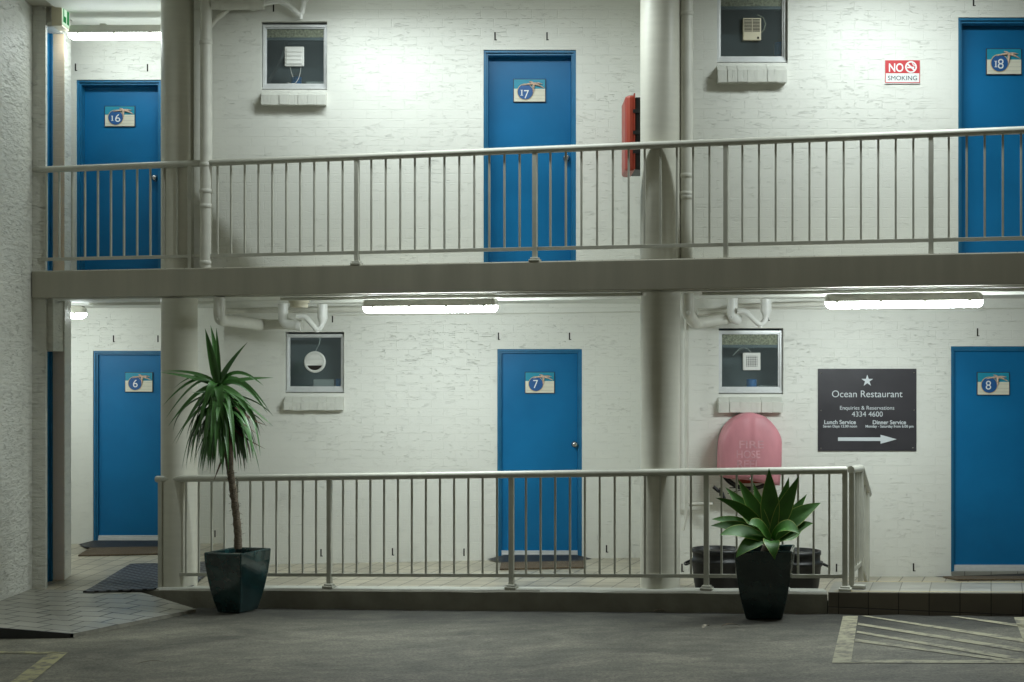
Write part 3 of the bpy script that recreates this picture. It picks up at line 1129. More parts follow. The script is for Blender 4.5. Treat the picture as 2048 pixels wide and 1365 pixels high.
sl = (lb(XR) - lb(XL)) / (XR - XL)
mb = MB()
A0, A1 = rail_pt(pX[0], OFF, lb(pX[0])), rail_pt(pX[-1], OFF, lb(pX[-1]))
q8 = []
for dz in (-.0155, .0155):
    for p_, sgn in ((A0, -1), (A1, -1), (A1, 1), (A0, 1)):
        q8.append(p_ - NV * sgn * .012 + Vector((0, 0, dz)))
mb.hexa(q8)
mb.build('bottom_rail', M['rail'], lo, bevel=.002)
post1 = bal1 = None
for i, X in enumerate(pX):
    zb = kerb_z(X) - (.004 if i == 0 else .002)
    c = rail_pt(X, OFF, (zb + lz(X)) / 2)
    if post1 is None:
        post1 = bar('post', c, .021, .0235, (lz(X) - zb) / 2, lo)
        p0 = c
    else:
        clone(post1, lo, c - p0)
    if i > 0:
        f = rail_pt(X, OFF - .015, kerb_z(X) + .014)
        MB().obox(f, .052, .054, .011).obox(f + Vector((0, 0, .019)), .040, .039, .008).build('base_plate', M['rail'], lo, bevel=.007)
for i in range(4):
    n_ = (12, 12, 12, 8)[i]
    for k in range(1, n_ + 1):
        Xb = pX[i] + (pX[i + 1] - pX[i]) * k / (n_ + 1)
        cb_ = rail_pt(Xb, OFF, (lb(Xb) + lz(Xb)) / 2)
        if bal1 is None:
            bal1 = bar('baluster', cb_, HB, HB, (lz(Xb) - lb(Xb)) / 2 - .012, lo, bevel=.0015)
            b0_ = cb_
        else:
            clone(bal1, lo, cb_ - b0_)
# return: short level piece away from the corner, then a sloping handrail
C0 = rail_pt(XR + .035, OFF + .03, lz(XR) + .002)
C1 = P(1722, 937, 13.9)
C2 = P(1737, 990, 14.55)
MB().tube([C0, C0.lerp(C1, .5), C1.lerp(C0, .03), C1, C1.lerp(C2, .03), C1.lerp(C2, .97), C2], [.030, .0315, .0315, .0315, .0315, .0315, .026], 18).build('handrail', M['rail'], lo)
rang = math.atan2(C1.y - C0.y, C1.x - C0.x)


def fz(p):
    return floor_z(p.x, p.y)


pa = C0.lerp(C1, .10)
pb = C0.lerp(C1, .97)
pc = C1.lerp(C2, .80)
for p_ in (pa, pb, pc):
    z0 = fz(p_) - .05 if p_ is not pa else kerb_z(p_.x)
    bar('post', (p_.x, p_.y, (z0 + p_.z) / 2), .0235, .021, (p_.z - z0) / 2, lo, rang)
bar('base_plate', (pa.x + .06, pa.y - .02, kerb_z(pa.x) + .022), .05, .05, .014, lo, rang, bevel=.006)
zq = lb(XR) + .03
mb = MB()
for A, B_ in ((Vector((pa.x, pa.y, zq)), Vector((pb.x, pb.y, zq - .015))), (Vector((pb.x, pb.y, zq - .015)), Vector((pc.x, pc.y, zq - .27)))):
    d = (B_ - A)
    nn = Vector((d.y, -d.x, 0)).normalized() * .012
    mb.hexa([A - nn + Vector((0, 0, -.016)), B_ - nn + Vector((0, 0, -.016)), B_ + nn + Vector((0, 0, -.016)), A + nn + Vector((0, 0, -.016)),
             A - nn + Vector((0, 0, .016)), B_ - nn + Vector((0, 0, .016)), B_ + nn + Vector((0, 0, .016)), A + nn + Vector((0, 0, .016))])
mb.build('bottom_rail', M['rail'], lo)
for t in (.32, .52, .72):
    p_ = C0.lerp(C1, t)
    bar('baluster', (p_.x, p_.y, (zq + p_.z) / 2), HB, HB, (p_.z - zq) / 2 - .01, lo, rang)
for t in (.25, .5):
    p_ = C1.lerp(C2, t)
    zz = zq - .015 - .27 * t / .8
    bar('baluster', (p_.x, p_.y, (zz + p_.z) / 2), HB, HB, (p_.z - zz) / 2 - .01, lo, rang)

# ------------------------------------------------------------------ fluorescent batten lights


def make_light(center, ang, label, L_=1.27):
    e = empty('ceiling_light', center, label, 'light', 'fluorescent batten lights')
    c = Vector(center)
    ex = Vector((math.cos(ang), math.sin(ang), 0))
    ey = Vector((-ex.y, ex.x, 0))

    def loft(secs):
        b = MB()
        ring = []
        for t, w, z0, z1 in secs:
            for (j, k) in ((-1, z0), (-.86, z0 - .0), (.86, z0), (1, z0), (1, z1), (-1, z1)):
                ring.append(c + ex * t + ey * j * w + Vector((0, 0, k)))
        n_ = len(secs)
        b.add(ring, [(6 * i + k, 6 * i + (k + 1) % 6, 6 * i + 6 + (k + 1) % 6, 6 * i + 6 + k) for i in range(n_ - 1) for k in range(6)] + [tuple(range(6))[::-1], tuple(6 * (n_ - 1) + k for k in range(6))])
        return b
    h = L_ / 2
    loft([(-h + .002, .052, .0, .045), (-h + .03, .062, .0, .074), (h - .03, .062, .0, .074), (h - .002, .052, .0, .045)]).build('housing', M['pvc'], e, bevel=.004)
    # prismatic diffuser: rounded trough
    b = MB()
    prof = [(-.058, -.001), (-.056, -.03), (-.046, -.049), (-.02, -.055), (.02, -.055), (.046, -.049), (.056, -.03), (.058, -.001)]
    secs = [(-h, .75, .35), (-h + .012, .9, .75), (-h + .035, 1, 1), (0, 1, 1), (h - .035, 1, 1), (h - .012, .9, .75), (h, .75, .35)]
    ring = [c + ex * t + ey * j * w + Vector((0, 0, k * q)) for t, w, q in secs for j, k in prof]
    n8 = len(prof)
    b.add(ring, [(n8 * i + k, n8 * i + k + 1, n8 * i + n8 + k + 1, n8 * i + n8 + k) for i in range(len(secs) - 1) for k in range(n8 - 1)], True)
    b.add(ring[:n8], [tuple(range(n8))])
    b.add(ring[-n8:], [tuple(range(n8))[::-1]])
    b.build('diffuser', M['tube'], e)
    for t in (-.42, -.14, .14, .42):
        for s_ in (-1, 1):
            MB().obox(c + ex * t * L_ + ey * s_ * .060 + Vector((0, 0, .004)), .014, .004, .014, ang).build('clip', M['pvc'], e)
    for t in (-.3, .3):
        MB().obox(c + ex * t + Vector((0, 0, .0865)), .03, .02, .0120, ang).build('bracket', M['pvc'], e)
    return e


def lamp_pos(xa, xb, y, off):
    Xa, Xb = px_on_line(xa, off), px_on_line(xb, off)
    X = (Xa + Xb) / 2
    return Vector((X, Dr(X) + off, 2.518 if y else 5.31))


L0 = make_light(lamp_pos(720, 1003, 1, .26), ANG, 'bright fluorescent batten light on the lower ceiling near door 7')
for pos, ang, lab in ((lamp_pos(1654, 1963, 1, .26), ANG, 'bright fluorescent batten light above the dark restaurant sign'),
                      (Vector((-5.02, 16.35, 2.52)), 0.0, 'fluorescent light end peeking past the pier near door 6'),
                      (Vector((-3.715, 15.60, 5.240)), -.02, 'fluorescent batten light above door 16 partly behind the column'),
                      (Vector((-1.20, Dr(-1.20) - .30, 5.33)), ANG, 'fluorescent batten light under the roof nearest the four louvre fan window'),
                      (Vector((.10, Dr(.10) - .30, 5.33)), ANG, 'added unseen fluorescent batten light under the roof in front of door 17'),  # second roof light, added to spread light along the upper wall
                      (Vector((3.25, Dr(3.25) - .24, 5.33)), ANG, 'fluorescent batten light under the roof above the no smoking sign')):
    c = copy_tree(L0)
    c.location = pos
    c.rotation_euler = (0, 0, ang - ANG)
    c['label'] = lab
    if pos.z > 4:
        for ch in c.children:
            if ch.name.startswith('diffuser'):
                ch.data = ch.data.copy()
                ch.data.materials[0] = M['tubeleft' if pos.x < -3 else 'tubeup' if pos.x > 1 else 'tubepair']
                if pos.x > -3:                    # unseen roof diffusers flattened so less light hits the wall top
                    for v_ in ch.data.vertices:
                        v_.co.z *= .16
    elif pos.x < -3:
        for ch in c.children:
            if ch.name.startswith('diffuser'):
                ch.data = ch.data.copy()
                ch.data.materials[0] = M['tubelow']

# ------------------------------------------------------------------ exit sign
ex_ = empty('exit_sign', (-4.385, 15.43, 5.26), 'illuminated green and white exit sign box on the side wall above the upper doorway', 'exit sign')
MB().box(-4.434, -4.335, 15.30, 15.56, 5.255, 5.50).build('housing', M['ivory'], ex_, bevel=.006)
MB().box(-4.3345, -4.330, 15.315, 15.545, 5.275, 5.48).build('face', M['exitface'], ex_)
f = MB()
f.box(-4.3295, -4.3285, 15.33, 15.43, 5.30, 5.36)
f.box(-4.3295, -4.3285, 15.33, 15.36, 5.36, 5.46)
f.box(-4.3295, -4.3285, 15.46, 15.53, 5.30, 5.46)
f.build('pictogram', M['exitgreen'], ex_)

# ------------------------------------------------------------------ number plaques


def plaque(num, x0, x1, y0, y1, D):
    D = D + (.083 if y0 > 600 else .163)
    X0, X1, Z0, Z1 = XP(x0, D), XP(x1, D), ZP(y1, D), ZP(y0, D)
    w, h = X1 - X0, Z1 - Z0
    e = empty('number_plaque', (X0 + w / 2, D, Z0), 'rectangular starfish plaque with the number %s on a blue door' % num, 'door sign', 'number plaques on the blue doors')

    def q(u, v):
        return (X0 + u * w, Z1 - v * h)
    MB().box(X0 - .004, X1 + .004, D - .014, D, Z0 - .004, Z1 + .004).build('backing', M['navy'], e, bevel=.002)
    MB().box(X0 + .002, X1 - .002, D - .016, D - .0143, Z1 - .42 * h, Z1 - .002).build('sky_panel', M['teal'], e)
    MB().box(X0 + .002, X1 - .002, D - .0165, D - .0143, Z0 + .002, Z1 - .42 * h - .0005).build('board_panel', M['cream'], e)
    ln = MB()
    for v in (.52, .71, .87):
        a = q(.60 if v < .8 else .05, v)
        b = q(.985, v)
        ln.box(a[0], b[0], D - .0172, D - .0166, a[1] - .0012, a[1] + .0012)
    ln.build('plank_lines', M['creamline'], e)
    cx, cz = q(.365, .565)
    rr = .243 * w
    MB().poly([(cx + (rr + .006) * math.cos(t * math.pi / 24), cz + (rr + .006) * math.sin(t * math.pi / 24)) for t in range(48)], D - .020, .0028).build('ring', M['gold'], e)
    MB().poly([(cx + rr * math.cos(t * math.pi / 24), cz + rr * math.sin(t * math.pi / 24)) for t in range(48)], D - .0225, .0022).build('disc', M['disc'], e)
    # starfish
    s_ = MB()
    c_ = Vector((q(.635, .20)[0], D - .026, q(.635, .20)[1]))
    for u, v, r0 in ((.262, .285, .011), (.485, .10, .009), (.91, .205, .010), (.96, .39, .011), (.615, .63, .0125)):
        t = Vector((q(u, v)[0], D - .022, q(u, v)[1]))
        mid = c_.lerp(t, .5) + Vector((0, -.004, .004))
        s_.tube([c_, c_.lerp(mid, .5), mid, mid.lerp(t, .6), t], [r0, r0 * .9, r0 * .72, r0 * .45, .0015], 10)
    s_.build('starfish', M['star'], e)
    yb = lambda v: y0 + v * (y1 - y0)
    xa = lambda u: x0 + u * (x1 - x0)
    Dt = D - .024

    def digit(ch, u0, u1, v0, v1):
        cu = None
        o = text_mesh(ch, M['white'], e, xa(u0), xa(u1), yb(v1), Dt, bold=.0, height=(v1 - v0) * (y1 - y0), name='numeral')
        return o

    def one(u, v0, v1):
        b = MB()
        p = q(u, v0)
        r = q(u, v1)
        b.box(p[0] - .0052, p[0] + .0052, Dt, Dt + .001, r[1], p[1])
        b.box(p[0] - .013, p[0] + .013, Dt - .0001, Dt + .001, r[1], r[1] + .0045)
        b.box(p[0] - .013, p[0] + .009, Dt - .0001, Dt + .001, p[1] - .0045, p[1])
        return b.build('numeral', M['white'], e)
    if len(num) == 2:
        one(.255, .48, .73)
        if num[1] == '7':
            digit('7', .325, .485, .47, .84)
        else:
            digit(num[1], .335, .505, .38, .765)
    else:
        digit(num, .275, .445, .37, .765)
    return e


plaque('16', 210.5, 270, 213.5, 253.5, 16.3)
plaque('17', 1027.5, 1090.5, 159.5, 204.5, 14.93)
plaque('18', 1972.5, 2041.5, 99, 149.5, 13.82)
plaque('6', 251, 305.5, 745.5, 784, 17.66)
plaque('7', 1050.5, 1108.5, 745, 786.5, 16.3)
plaque('8', 1954, 2017.5, 745.5, 790, 15.06)

# ------------------------------------------------------------------ no smoking sign
D = 13.82 - .012
ns = empty('no_smoking_sign', P(1805, 167, D), 'red and white no smoking sign screwed to the upper wall', 'sign')
X0, X1, Z0, Z1 = XP(1770, D), XP(1840, D), ZP(168, D), ZP(121.5, D)
MB().box(X0, X1, D, D + .0119, Z0, Z1).build('panel', M['white'], ns, bevel=.002)
w, h = X1 - X0, Z1 - Z0


def qn(px, py):     # zoom-crop coordinates -> plane
    return (XP(1760 + px / 19.5, D), ZP(110 + py / 19.5, D))


rb = MB()
a, b = qn(200, 720), qn(1555, 215)
rb.box(a[0], b[0], D - .0015, D - .0001, a[1], b[1])
for (x0_, y0_, x1_, y1_) in ((200, 1100, 225, 722), (1530, 1100, 1555, 722), (226, 1100, 1529, 1070)):
    a, b = qn(x0_, y0_), qn(x1_, y1_)
    rb.box(a[0], b[0], D - .0015, D - .0001, a[1], b[1])
rb.build('red_field', M['signred'], ns)
text_mesh('NO', M['white'], ns, 1760 + 345 / 19.5, 1760 + 912 / 19.5, 110 + 655 / 19.5, D - .0025, bold=.022, height=325 / 19.5)
text_mesh('SMOKING', M['signink'], ns, 1760 + 310 / 19.5, 1760 + 1445 / 19.5, 110 + 990 / 19.5, D - .002, bold=.0, height=172 / 19.5)
sy = MB()
cx, cz = qn(1205, 480)
R1, R2 = 230 / 19.5 / F * D, 172 / 19.5 / F * D
n = 40
vv, ff = [], []
for k in range(n):
    t = 2 * math.pi * k / n
    vv += [(cx + R1 * math.cos(t), D - .003, cz + R1 * math.sin(t)), (cx + R2 * math.cos(t), D - .003, cz + R2 * math.sin(t))]
ff = [(2 * k, 2 * ((k + 1) % n), 2 * ((k + 1) % n) + 1, 2 * k + 1) for k in range(n)]
sy.add(vv, ff)
a, b = Vector((*qn(1075, 365), 0)), Vector((*qn(1345, 610), 0))
d = (b - a).normalized()
nn = Vector((-d.y, d.x, 0)) * (32 / 19.5 / F * D)
sy.add([(p.x, D - .0032, p.y) for p in (a - nn, b - nn, b + nn, a + nn)], [(0, 1, 2, 3)])
a, b = qn(1050, 525), qn(1330, 470)
sy.box(a[0], b[0], D - .0028, D - .0016, a[1], b[1])
for pts in (((1235, 340), (1275, 335), (1330, 400), (1370, 440), (1340, 450), (1290, 410)),):
    sy.add([(qn(*p)[0], D - .0027, qn(*p)[1]) for p in pts], [tuple(range(len(pts)))])
sy.build('no_smoking_symbol', M['white'], ns)

# ------------------------------------------------------------------ restaurant sign
D = 15.06 - .014
rs = empty('restaurant_sign', P(1734, 902, D), 'charcoal board lettered Ocean Restaurant with a white star and arrow', 'sign')
MB().box(XP(1636, D), XP(1833, D), D, D + .0138, ZP(902.5, D), ZP(738, D)).build('board', M['charcoal'], rs, bevel=.002)
for args in (('Ocean Restaurant', 1664, 1805, 794.8, .0), ('Enquiries & Reservations', 1680, 1788.5, 819.8, .0), ('4334 4600', 1703.5, 1765.5, 833.6, .0),
             ('Lunch Service', 1648.5, 1711.7, 848.5, .02), ('Seven Days 12.00 noon', 1646, 1714, 855.3, .02),
             ('Dinner Service', 1745.5, 1812, 848.8, .02), ('Monday - Saturday from 6.00 pm', 1731, 1827, 855.5, .02)):
    text_mesh(args[0], M['silver'], rs, args[1], args[2], args[3], D - .002, bold=args[4])
st = []
for k in range(10):
    r_ = 12.2 if k % 2 == 0 else 4.7
    t = math.pi / 2 + k * math.pi / 5
    st.append((XP(1734.5 + r_ * math.cos(t), D), ZP(762 - r_ * math.sin(t), D)))
MB().poly(st, D - .002, .0015).build('star', M['silver'], rs)
ar = [(1676, 875.2), (1761, 875.2), (1761, 870), (1793.6, 879), (1761, 888), (1761, 882.4), (1676, 882.4)]
MB().poly([(XP(x, D), ZP(y, D)) for x, y in ar], D - .002, .0015).build('arrow', M['silver'], rs)
for x, y in ((1642, 746.5), (1828, 746), (1642.5, 821.5), (1828.5, 821), (1642, 897), (1826, 896)):
    MB().lathe([(.006, 0), (.004, .003), (0, .0035)], P(x, y, D), 10, 'Y', caps=False).build('screw', M['steel'], rs)

# ------------------------------------------------------------------ exhaust fans on the panes


def fan_root(x, y, D, label):
    return empty('exhaust_fan', P(x, y, D), label, 'exhaust fan', 'exhaust fans on the window panes')


def square_fan(x0, x1, y0, y1, D, m, label):
    D = D + .083
    e = fan_root((x0 + x1) / 2, y1, D, label)
    X0, X1, Z0, Z1 = XP(x0, D), XP(x1, D), ZP(y1, D), ZP(y0, D)
    MB().box(X0, X1, D - .035, D, Z0, Z1).build('housing', M[m], e, bevel=.006)
    return e, X0, X1, Z0, Z1, D - .035


e, X0, X1, Z0, Z1, Y = square_fan(570.5, 608.5, 95, 134, 14.93, 'pvcw', 'white four louvre exhaust fan with hanging cords on the upper pane')
b = MB()
zz = Z1 - .018
hh = (Z1 - Z0 - .036) / 4
for k in range(4):
    b.hexa([(X0 + .018, Y - .012, zz - hh + .003), (X1 - .018, Y - .012, zz - hh + .003), (X1 - .018, Y - .0005, zz - hh + .003), (X0 + .018, Y - .0005, zz - hh + .003),
            (X0 + .018, Y - .004, zz), (X1 - .018, Y - .004, zz), (X1 - .018, Y - .0005, zz), (X0 + .018, Y - .0005, zz)])
    zz -= hh
b.build('louvre', M['pvcw'], e)
for pts in (((580, 134), (583, 146), (586, 155)), ((602, 135), (600, 148), (597, 158), (591, 167), (582, 168), (575, 166))):
    MB().tube([P(x, y, 14.93 + .076) for x, y in pts], .0022, 6).build('cord', M['pvcw'], e)

e, X0, X1, Z0, Z1, Y = square_fan(1485, 1521, 38, 82.5, 13.82, 'ivory', 'ivory slotted exhaust fan on the topmost window pane')
b = MB()
for k in range(9):
    z = Z1 - .012 - k * .0125
    b.box(X0 + .01, X1 - .012, Y - .003, Y - .0005, z - .006, z)
b.build('slot', M['slot'], e)
MB().box((X0 + X1) / 2 - .003, (X0 + X1) / 2 + .003, Y - .006, Y - .0032, Z1 - .125, Z1 - .01).build('mullion', M['ivory'], e)
MB().box(X1 - .035, X1 - .018, Y - .0025, Y - .0005, Z0 + .012, Z0 + .03).build('badge', M['slot'], e)
MB().tube([P(x, y, 13.82 + .10) for x, y in ((1522, 66), (1528, 60), (1531, 48), (1526, 36), (1515, 30))], .006, 8).build('cord', M['ivory'], e)

e, X0, X1, Z0, Z1, Y = square_fan(1485, 1520, 706, 741, 15.06, 'pvcw', 'white square grille exhaust fan on the pane above the pink cover')
b = MB()
b.box(X0 + .03, X1 - .03, Y - .002, Y - .0005, Z0 + .035, Z1 - .03)
b.build('grille_back', M['black'], e)
b = MB()
for k in range(6):
    t = (k + .5) / 6
    b.box(X0 + .03, X1 - .03, Y - .005, Y - .0022, Z0 + .035 + (Z1 - Z0 - .065) * t - .0035, Z0 + .035 + (Z1 - Z0 - .065) * t + .0035)
for k in range(5):
    t = (k + .5) / 5
    b.box(X0 + .03 + (X1 - X0 - .06) * t - .003, X0 + .03 + (X1 - X0 - .06) * t + .003, Y - .0062, Y - .0052, Z0 + .035, Z1 - .03)
b.build('grille', M['pvcw'], e)
MB().tube([P(x, y, 15.06 + .10) for x, y in ((1502, 706), (1497, 699), (1488, 695.5), (1479, 698), (1470, 707), (1466, 712))], .006, 8).build('cord', M['pvc'], e)

D = 16.3 + .083
e = fan_root(630, 746, D, 'round white exhaust fan on the pane beside the yucca')
cp = P(630, 724.5, D)
MB().lathe([(.112, 0), (.112, .018), (.104, .030), (.092, .032), (.088, .026), (.0, .026)], cp, 40, 'Y', caps=False).build('housing', M['pvcw'], e)
b = MB()
for z0_, z1_ in ((.03, .075), (-.018, .027)):
    hw = math.sqrt(max(0, .085 ** 2 - max(abs(z0_), abs(z1_)) ** 2))
    hw2 = math.sqrt(.086 ** 2 - min(abs(z0_), abs(z1_)) ** 2)
    zz0, zz1 = cp.z + z0_, cp.z + z1_
    b.hexa([(cp.x - hw2, D - .038, zz0), (cp.x + hw2, D - .038, zz0), (cp.x + hw2, D - .0265, zz0), (cp.x - hw2, D - .0265, zz0),
            (cp.x - hw, D - .031, zz1), (cp.x + hw, D - .031, zz1), (cp.x + hw, D - .0265, zz1), (cp.x - hw, D - .0265, zz1)])
b.build('louvre', M['pvcw'], e)
seg = [(cp.x + .084 * math.cos(t), cp.z + .084 * math.sin(t)) for t in [math.radians(205 + 130 * k / 16) for k in range(17)]]
MB().poly(seg, D - .028, .0015).build('vent_gap', M['slot'], e)
MB().tube([P(x, y, 16.3 + .10) for x, y in ((631, 704), (634, 697), (638, 689), (640, 680), (639, 672))], .006, 8).build('cord', M['pvcw'], e)

# things seen through the panes
o = MB().tube([P(x, y, 14.93 + .30) for x, y in ((578, 55), (573, 82), (566, 112), (553, 138), (540, 158), (538, 167), (545, 171))], .015, 10).build('vent_hose', simple('grey_hose', (.34, .35, .34), .6))
tag(o, 'curved grey hose hanging behind the upper window pane with the four louvre fan', 'hose')


def roll(x, y, D, r, h, label):
    p = P(x, y, D)
    b = MB().lathe([(r * .96, 0), (r, .01), (r, h * .3), (r * .95, h * .36), (r, h * .42), (r, h * .72), (r * .95, h * .76), (r, h * .8), (r, h - .006), (r * .6, h)], p, 20)
    return tag(b.build('wrapped_roll', M['bluep']), label, 'roll', 'blue wrapped rolls behind the panes')


roll(593, 170, 15.10 + .10, .050, .075, 'blue wrapped roll under the four louvre fan')
roll(1560, 111, 14.12, .05, .115, 'blue wrapped roll at the edge of the topmost window')
roll(1503, 778, 15.36, .05, .095, 'blue wrapped roll below the square grille fan')
roll(680, 777, 16.6, .045, .10, 'blue wrapped roll beside the white box below the round fan')
for x0, x1, y0, y1, D, lab in ((611, 650, 163, 170, 15.2, 'low white box on the upper inner ledge beside a blue roll'), (626, 668, 759, 777, 16.6, 'white rectangular box below the round fan'), (1518, 1556, 771, 778, 15.4, 'low white dish behind the pane above the pink cover')):
    o = MB().box(XP(x0, D), XP(x1, D), D, D + .12, ZP(y1, D), ZP(y0, D)).build('white_box', M['pvcw'], bevel=.012)
    tag(o, lab, 'box')

# ------------------------------------------------------------------ drain pipes


def bend(pts, r=.06, n=5):
    """round the corners of a poly line"""
    pts = [Vector(p) for p in pts]
    out = [pts[0]]
    for i in range(1, len(pts) - 1):
        a, b, c = pts[i - 1], pts[i], pts[i + 1]
        r1 = min(r, (a - b).length * .49, (c - b).length * .49)
        p, q = b + (a - b).normalized() * r1, b + (c - b).normalized() * r1
        for k in range(n + 1):
            t = k / n
            out.append(p * (1 - t) ** 2 + b * 2 * t * (1 - t) + q * t * t)
    out.append(pts[-1])
    return out


def collar(b, p, r, h=.03, axis='Z'):
    p = Vector(p)
    b.lathe([(r, -h), (r + .005, -h + .003), (r + .005, h - .003), (r, h)], p, 24, axis, caps=False)


# upper left stack
Dp = 14.80
e = empty('drain_stack', P(412, 535, Dp), 'cream drain stack rising beside the left column on the balcony', 'drain pipe')
rp = .056
b = MB().tube([(XP(412, Dp), Dp, FLOOR2), (XP(412, Dp), Dp, zc - .001)], rp, 24)
for y in (86, 330, 383, 413, 526):
    collar(b, P(412, y, Dp), rp, .02)
b.build('pipe', M['pvc'], e)
b = MB()
zb = ZP(8, Dp)
b.tube([(XP(412, Dp) + .05, Dp, zb), (XP(455, Dp), Dp + .01, zb), (XP(528, Dp), Dp + .02, zb + .005)], .054, 24)
for x in (440, 505):
    b.lathe([(.054, -.02), (.059, -.016), (.059, .016), (.054, .02)], (0, 0, 0), 20, caps=False) if False else None
b.tube([(XP(500, Dp), Dp + .016, zb), (XP(503, Dp), Dp + .016, zb), (XP(510, Dp), Dp + .016, zb), (XP(513, Dp), Dp + .016, zb)], [.055, .059, .059, .055], 24)
b.tube([(XP(438, Dp), Dp + .01, zb), (XP(440, Dp), Dp + .01, zb), (XP(446, Dp), Dp + .01, zb), (XP(449, Dp), Dp + .01, zb)], [.055, .059, .059, .055], 24)
b.build('branch_pipe', M['pvc'], e)
b = MB().tube([P(414, 62, Dp + .02), P(432, 40, Dp + .03), P(470, 8, Dp + .05)], .022, 14)
b.build('stay_pipe', M['pvc'], e)
b = MB().tube(bend([P(526, 8, Dp), P(560, 2, Dp), P(578, 12, Dp), P(602, 33, Dp), P(606, 18, Dp), P(610, -16, Dp)], .07), .024, 16)
b.tube([P(610, 4, Dp), P(610, -3, Dp), P(611, -12, Dp), P(611, -34, Dp)], [.026, .045, .05, .05], 18)
b.tube([P(602, 30, Dp - .01), P(602, 39, Dp - .01)], .018, 12)
b.build('trap', M['pvcw'], e)

# upper right stack
Dp = 13.73
e = empty('drain_stack', P(1373, 515, Dp), 'cream drain stack on the balcony beside the right column', 'drain pipe')
b = MB().tube([(XP(1373, Dp), Dp, FLOOR2), (XP(1373, Dp), Dp, zc - .001)], .055, 24)
for y in (28, 352, 388, 395):
    collar(b, P(1373, y, Dp), .055, .02)
b.build('pipe', M['pvc'], e)
for y in (25, 390, 405):
    MB().box(XP(1352, Dp), XP(1362, Dp), Dp, Dp + .09, ZP(y, Dp) - .01, ZP(y, Dp) + .01).build('bracket', M['steel'], e)


def lower_drain(x, y, D, label):
    return empty('drain_pipe', P(x, y, D), label, 'drain pipe', 'drain pipes under the balcony slab')


# lower left assembly
e = lower_drain(438, 600, 14.75, 'cream drain pipes with a trap under the slab above the yucca')
zt_ = 2.617
A = P(438.5, 640, 14.75)
B_ = P(522, 650, 15.95)
Cc = P(588, 648, 15.75)
b = MB().tube(bend([(A.x, A.y, zt_), A, B_], .07, 7), .054, 22)
b.tube([B_.lerp(A, .12), B_.lerp(A, .10), B_, B_.lerp(Cc, .2)], [.054, .058, .058, .054], 20)
b.tube([B_, B_.lerp(Cc, .5), Cc + Vector((-.02, 0, 0))], .050, 20)
b.build('pipe', M['pvc'], e)
b = MB().lathe([(.016, 0), (.016, .012), (.008, .012), (.008, .004)], P(437, 639, 14.69), 14, 'Y', caps=False)
b.build('screw_plug', M['rail'], e)
b = MB().tube(bend([(Cc.x - .10, 15.70, zt_), (Cc.x - .10, 15.70, Cc.z), (Cc.x + .055, 15.66, Cc.z - .02)], .07, 7), .050, 20)
b.tube([(Cc.x + .04, 15.66, Cc.z - .018), (Cc.x + .085, 15.655, Cc.z - .022)], .056, 20)
b.build('pipe', M['pvcw'], e)
Dt = 15.55
b = MB().tube(bend([P(645, 614, Dt), P(645, 634, Dt), P(644, 652, Dt), P(634, 661, Dt), P(610, 632, Dt), P(592, 633, Dt)], .06, 6), .026, 16)
b.tube([P(645, 609, Dt), P(645, 632, Dt), P(645, 636, Dt), P(645, 645, Dt), P(645, 648, Dt)], [.050, .050, .052, .034, .030], 20)
b.tube([P(634, 656, Dt), P(634, 665, Dt)], .02, 12)
b.build('trap', M['pvcw'], e)
o = MB().tube([P(455, 622, 16.15), P(560, 621, 16.1), P(735, 619, 15.9)], .028, 16).build('waste_pipe', M['pvc'])
tag(o, 'long thin cream waste pipe running along the wall top towards the middle light', 'drain pipe')

# lower right assembly
e = lower_drain(1376, 600, 13.95, 'cream drain pipes with a trap under the slab above the grille fan window')
A = P(1375, 626, 13.95)
B_ = P(1390, 648, 14.6)
Cc = P(1462, 636, 14.75)
b = MB().tube(bend([(A.x, A.y, zt_), A, B_, Cc], .08, 7), .053, 22)
b.build('pipe', M['pvc'], e)
for x, y, D in ((1376, 626, 13.89), (1462, 635, 14.60)):
    MB().lathe([(.020, 0), (.020, .012), (.009, .012), (.009, .004)], P(x, y, D), 14, 'Y', caps=False).build('screw_plug', M['pvcw'], e)
b = MB().tube(bend([(Cc.x, 14.66, zt_), (Cc.x, 14.66, Cc.z), (Cc.x + .06, 14.72, Cc.z - .02)], .06, 7), .050, 20)
b.build('pipe', M['pvcw'], e)
Dt = 14.6
b = MB().tube(bend([P(1532, 600, Dt), P(1532, 628, Dt), P(1531, 642, Dt), P(1520, 651, Dt), P(1490, 622, Dt), P(1474, 623, Dt)], .06, 6), .026, 16)
b.tube([P(1532, 598, Dt), P(1532, 618, Dt), P(1532, 622, Dt), P(1532, 631, Dt), P(1532, 635, Dt)], [.050, .050, .052, .034, .030], 20)
b.tube([P(1521, 646, Dt), P(1521, 656, Dt)], .02, 12)
b.build('trap', M['pvcw'], e)
o = MB().tube([P(1395, 627, 14.9), P(1450, 624, 14.9), P(1476, 614, 14.9), P(1660, 608, 14.7)], .024, 14).build('waste_pipe', M['pvc'])
tag(o, 'long thin cream waste pipe running from the right trap towards the right light', 'drain pipe')
b = MB().tube(bend([P(1373, 640, 14.98), P(1373, 1006, 14.98)], .05), .020, 14)
b.tube(bend([P(1372, 1006, 14.98), P(1372, 1040, 14.98), P(1366, 1062, 14.98)], .05), .013, 12)
b.tube([P(1378, 1009, 14.98), P(1425, 1009, 14.98)], .018, 12)
tag(b.build('water_pipe', M['pvc']), 'slim cream water pipe down the wall beside the right column', 'pipe')

# conduits and junction box under the soffit


def conduit(x0, y0, x1, y1, D0, D1, r, label):
    o = MB().tube([P(x0, y0, D0), P((x0 + x1) / 2, (y0 + y1) / 2, (D0 + D1) / 2), P(x1, y1, D1)], r, 10).build('conduit', M['pvc'])
    return tag(o, label, 'conduit', 'conduits under the lower soffit')


za = 2.598


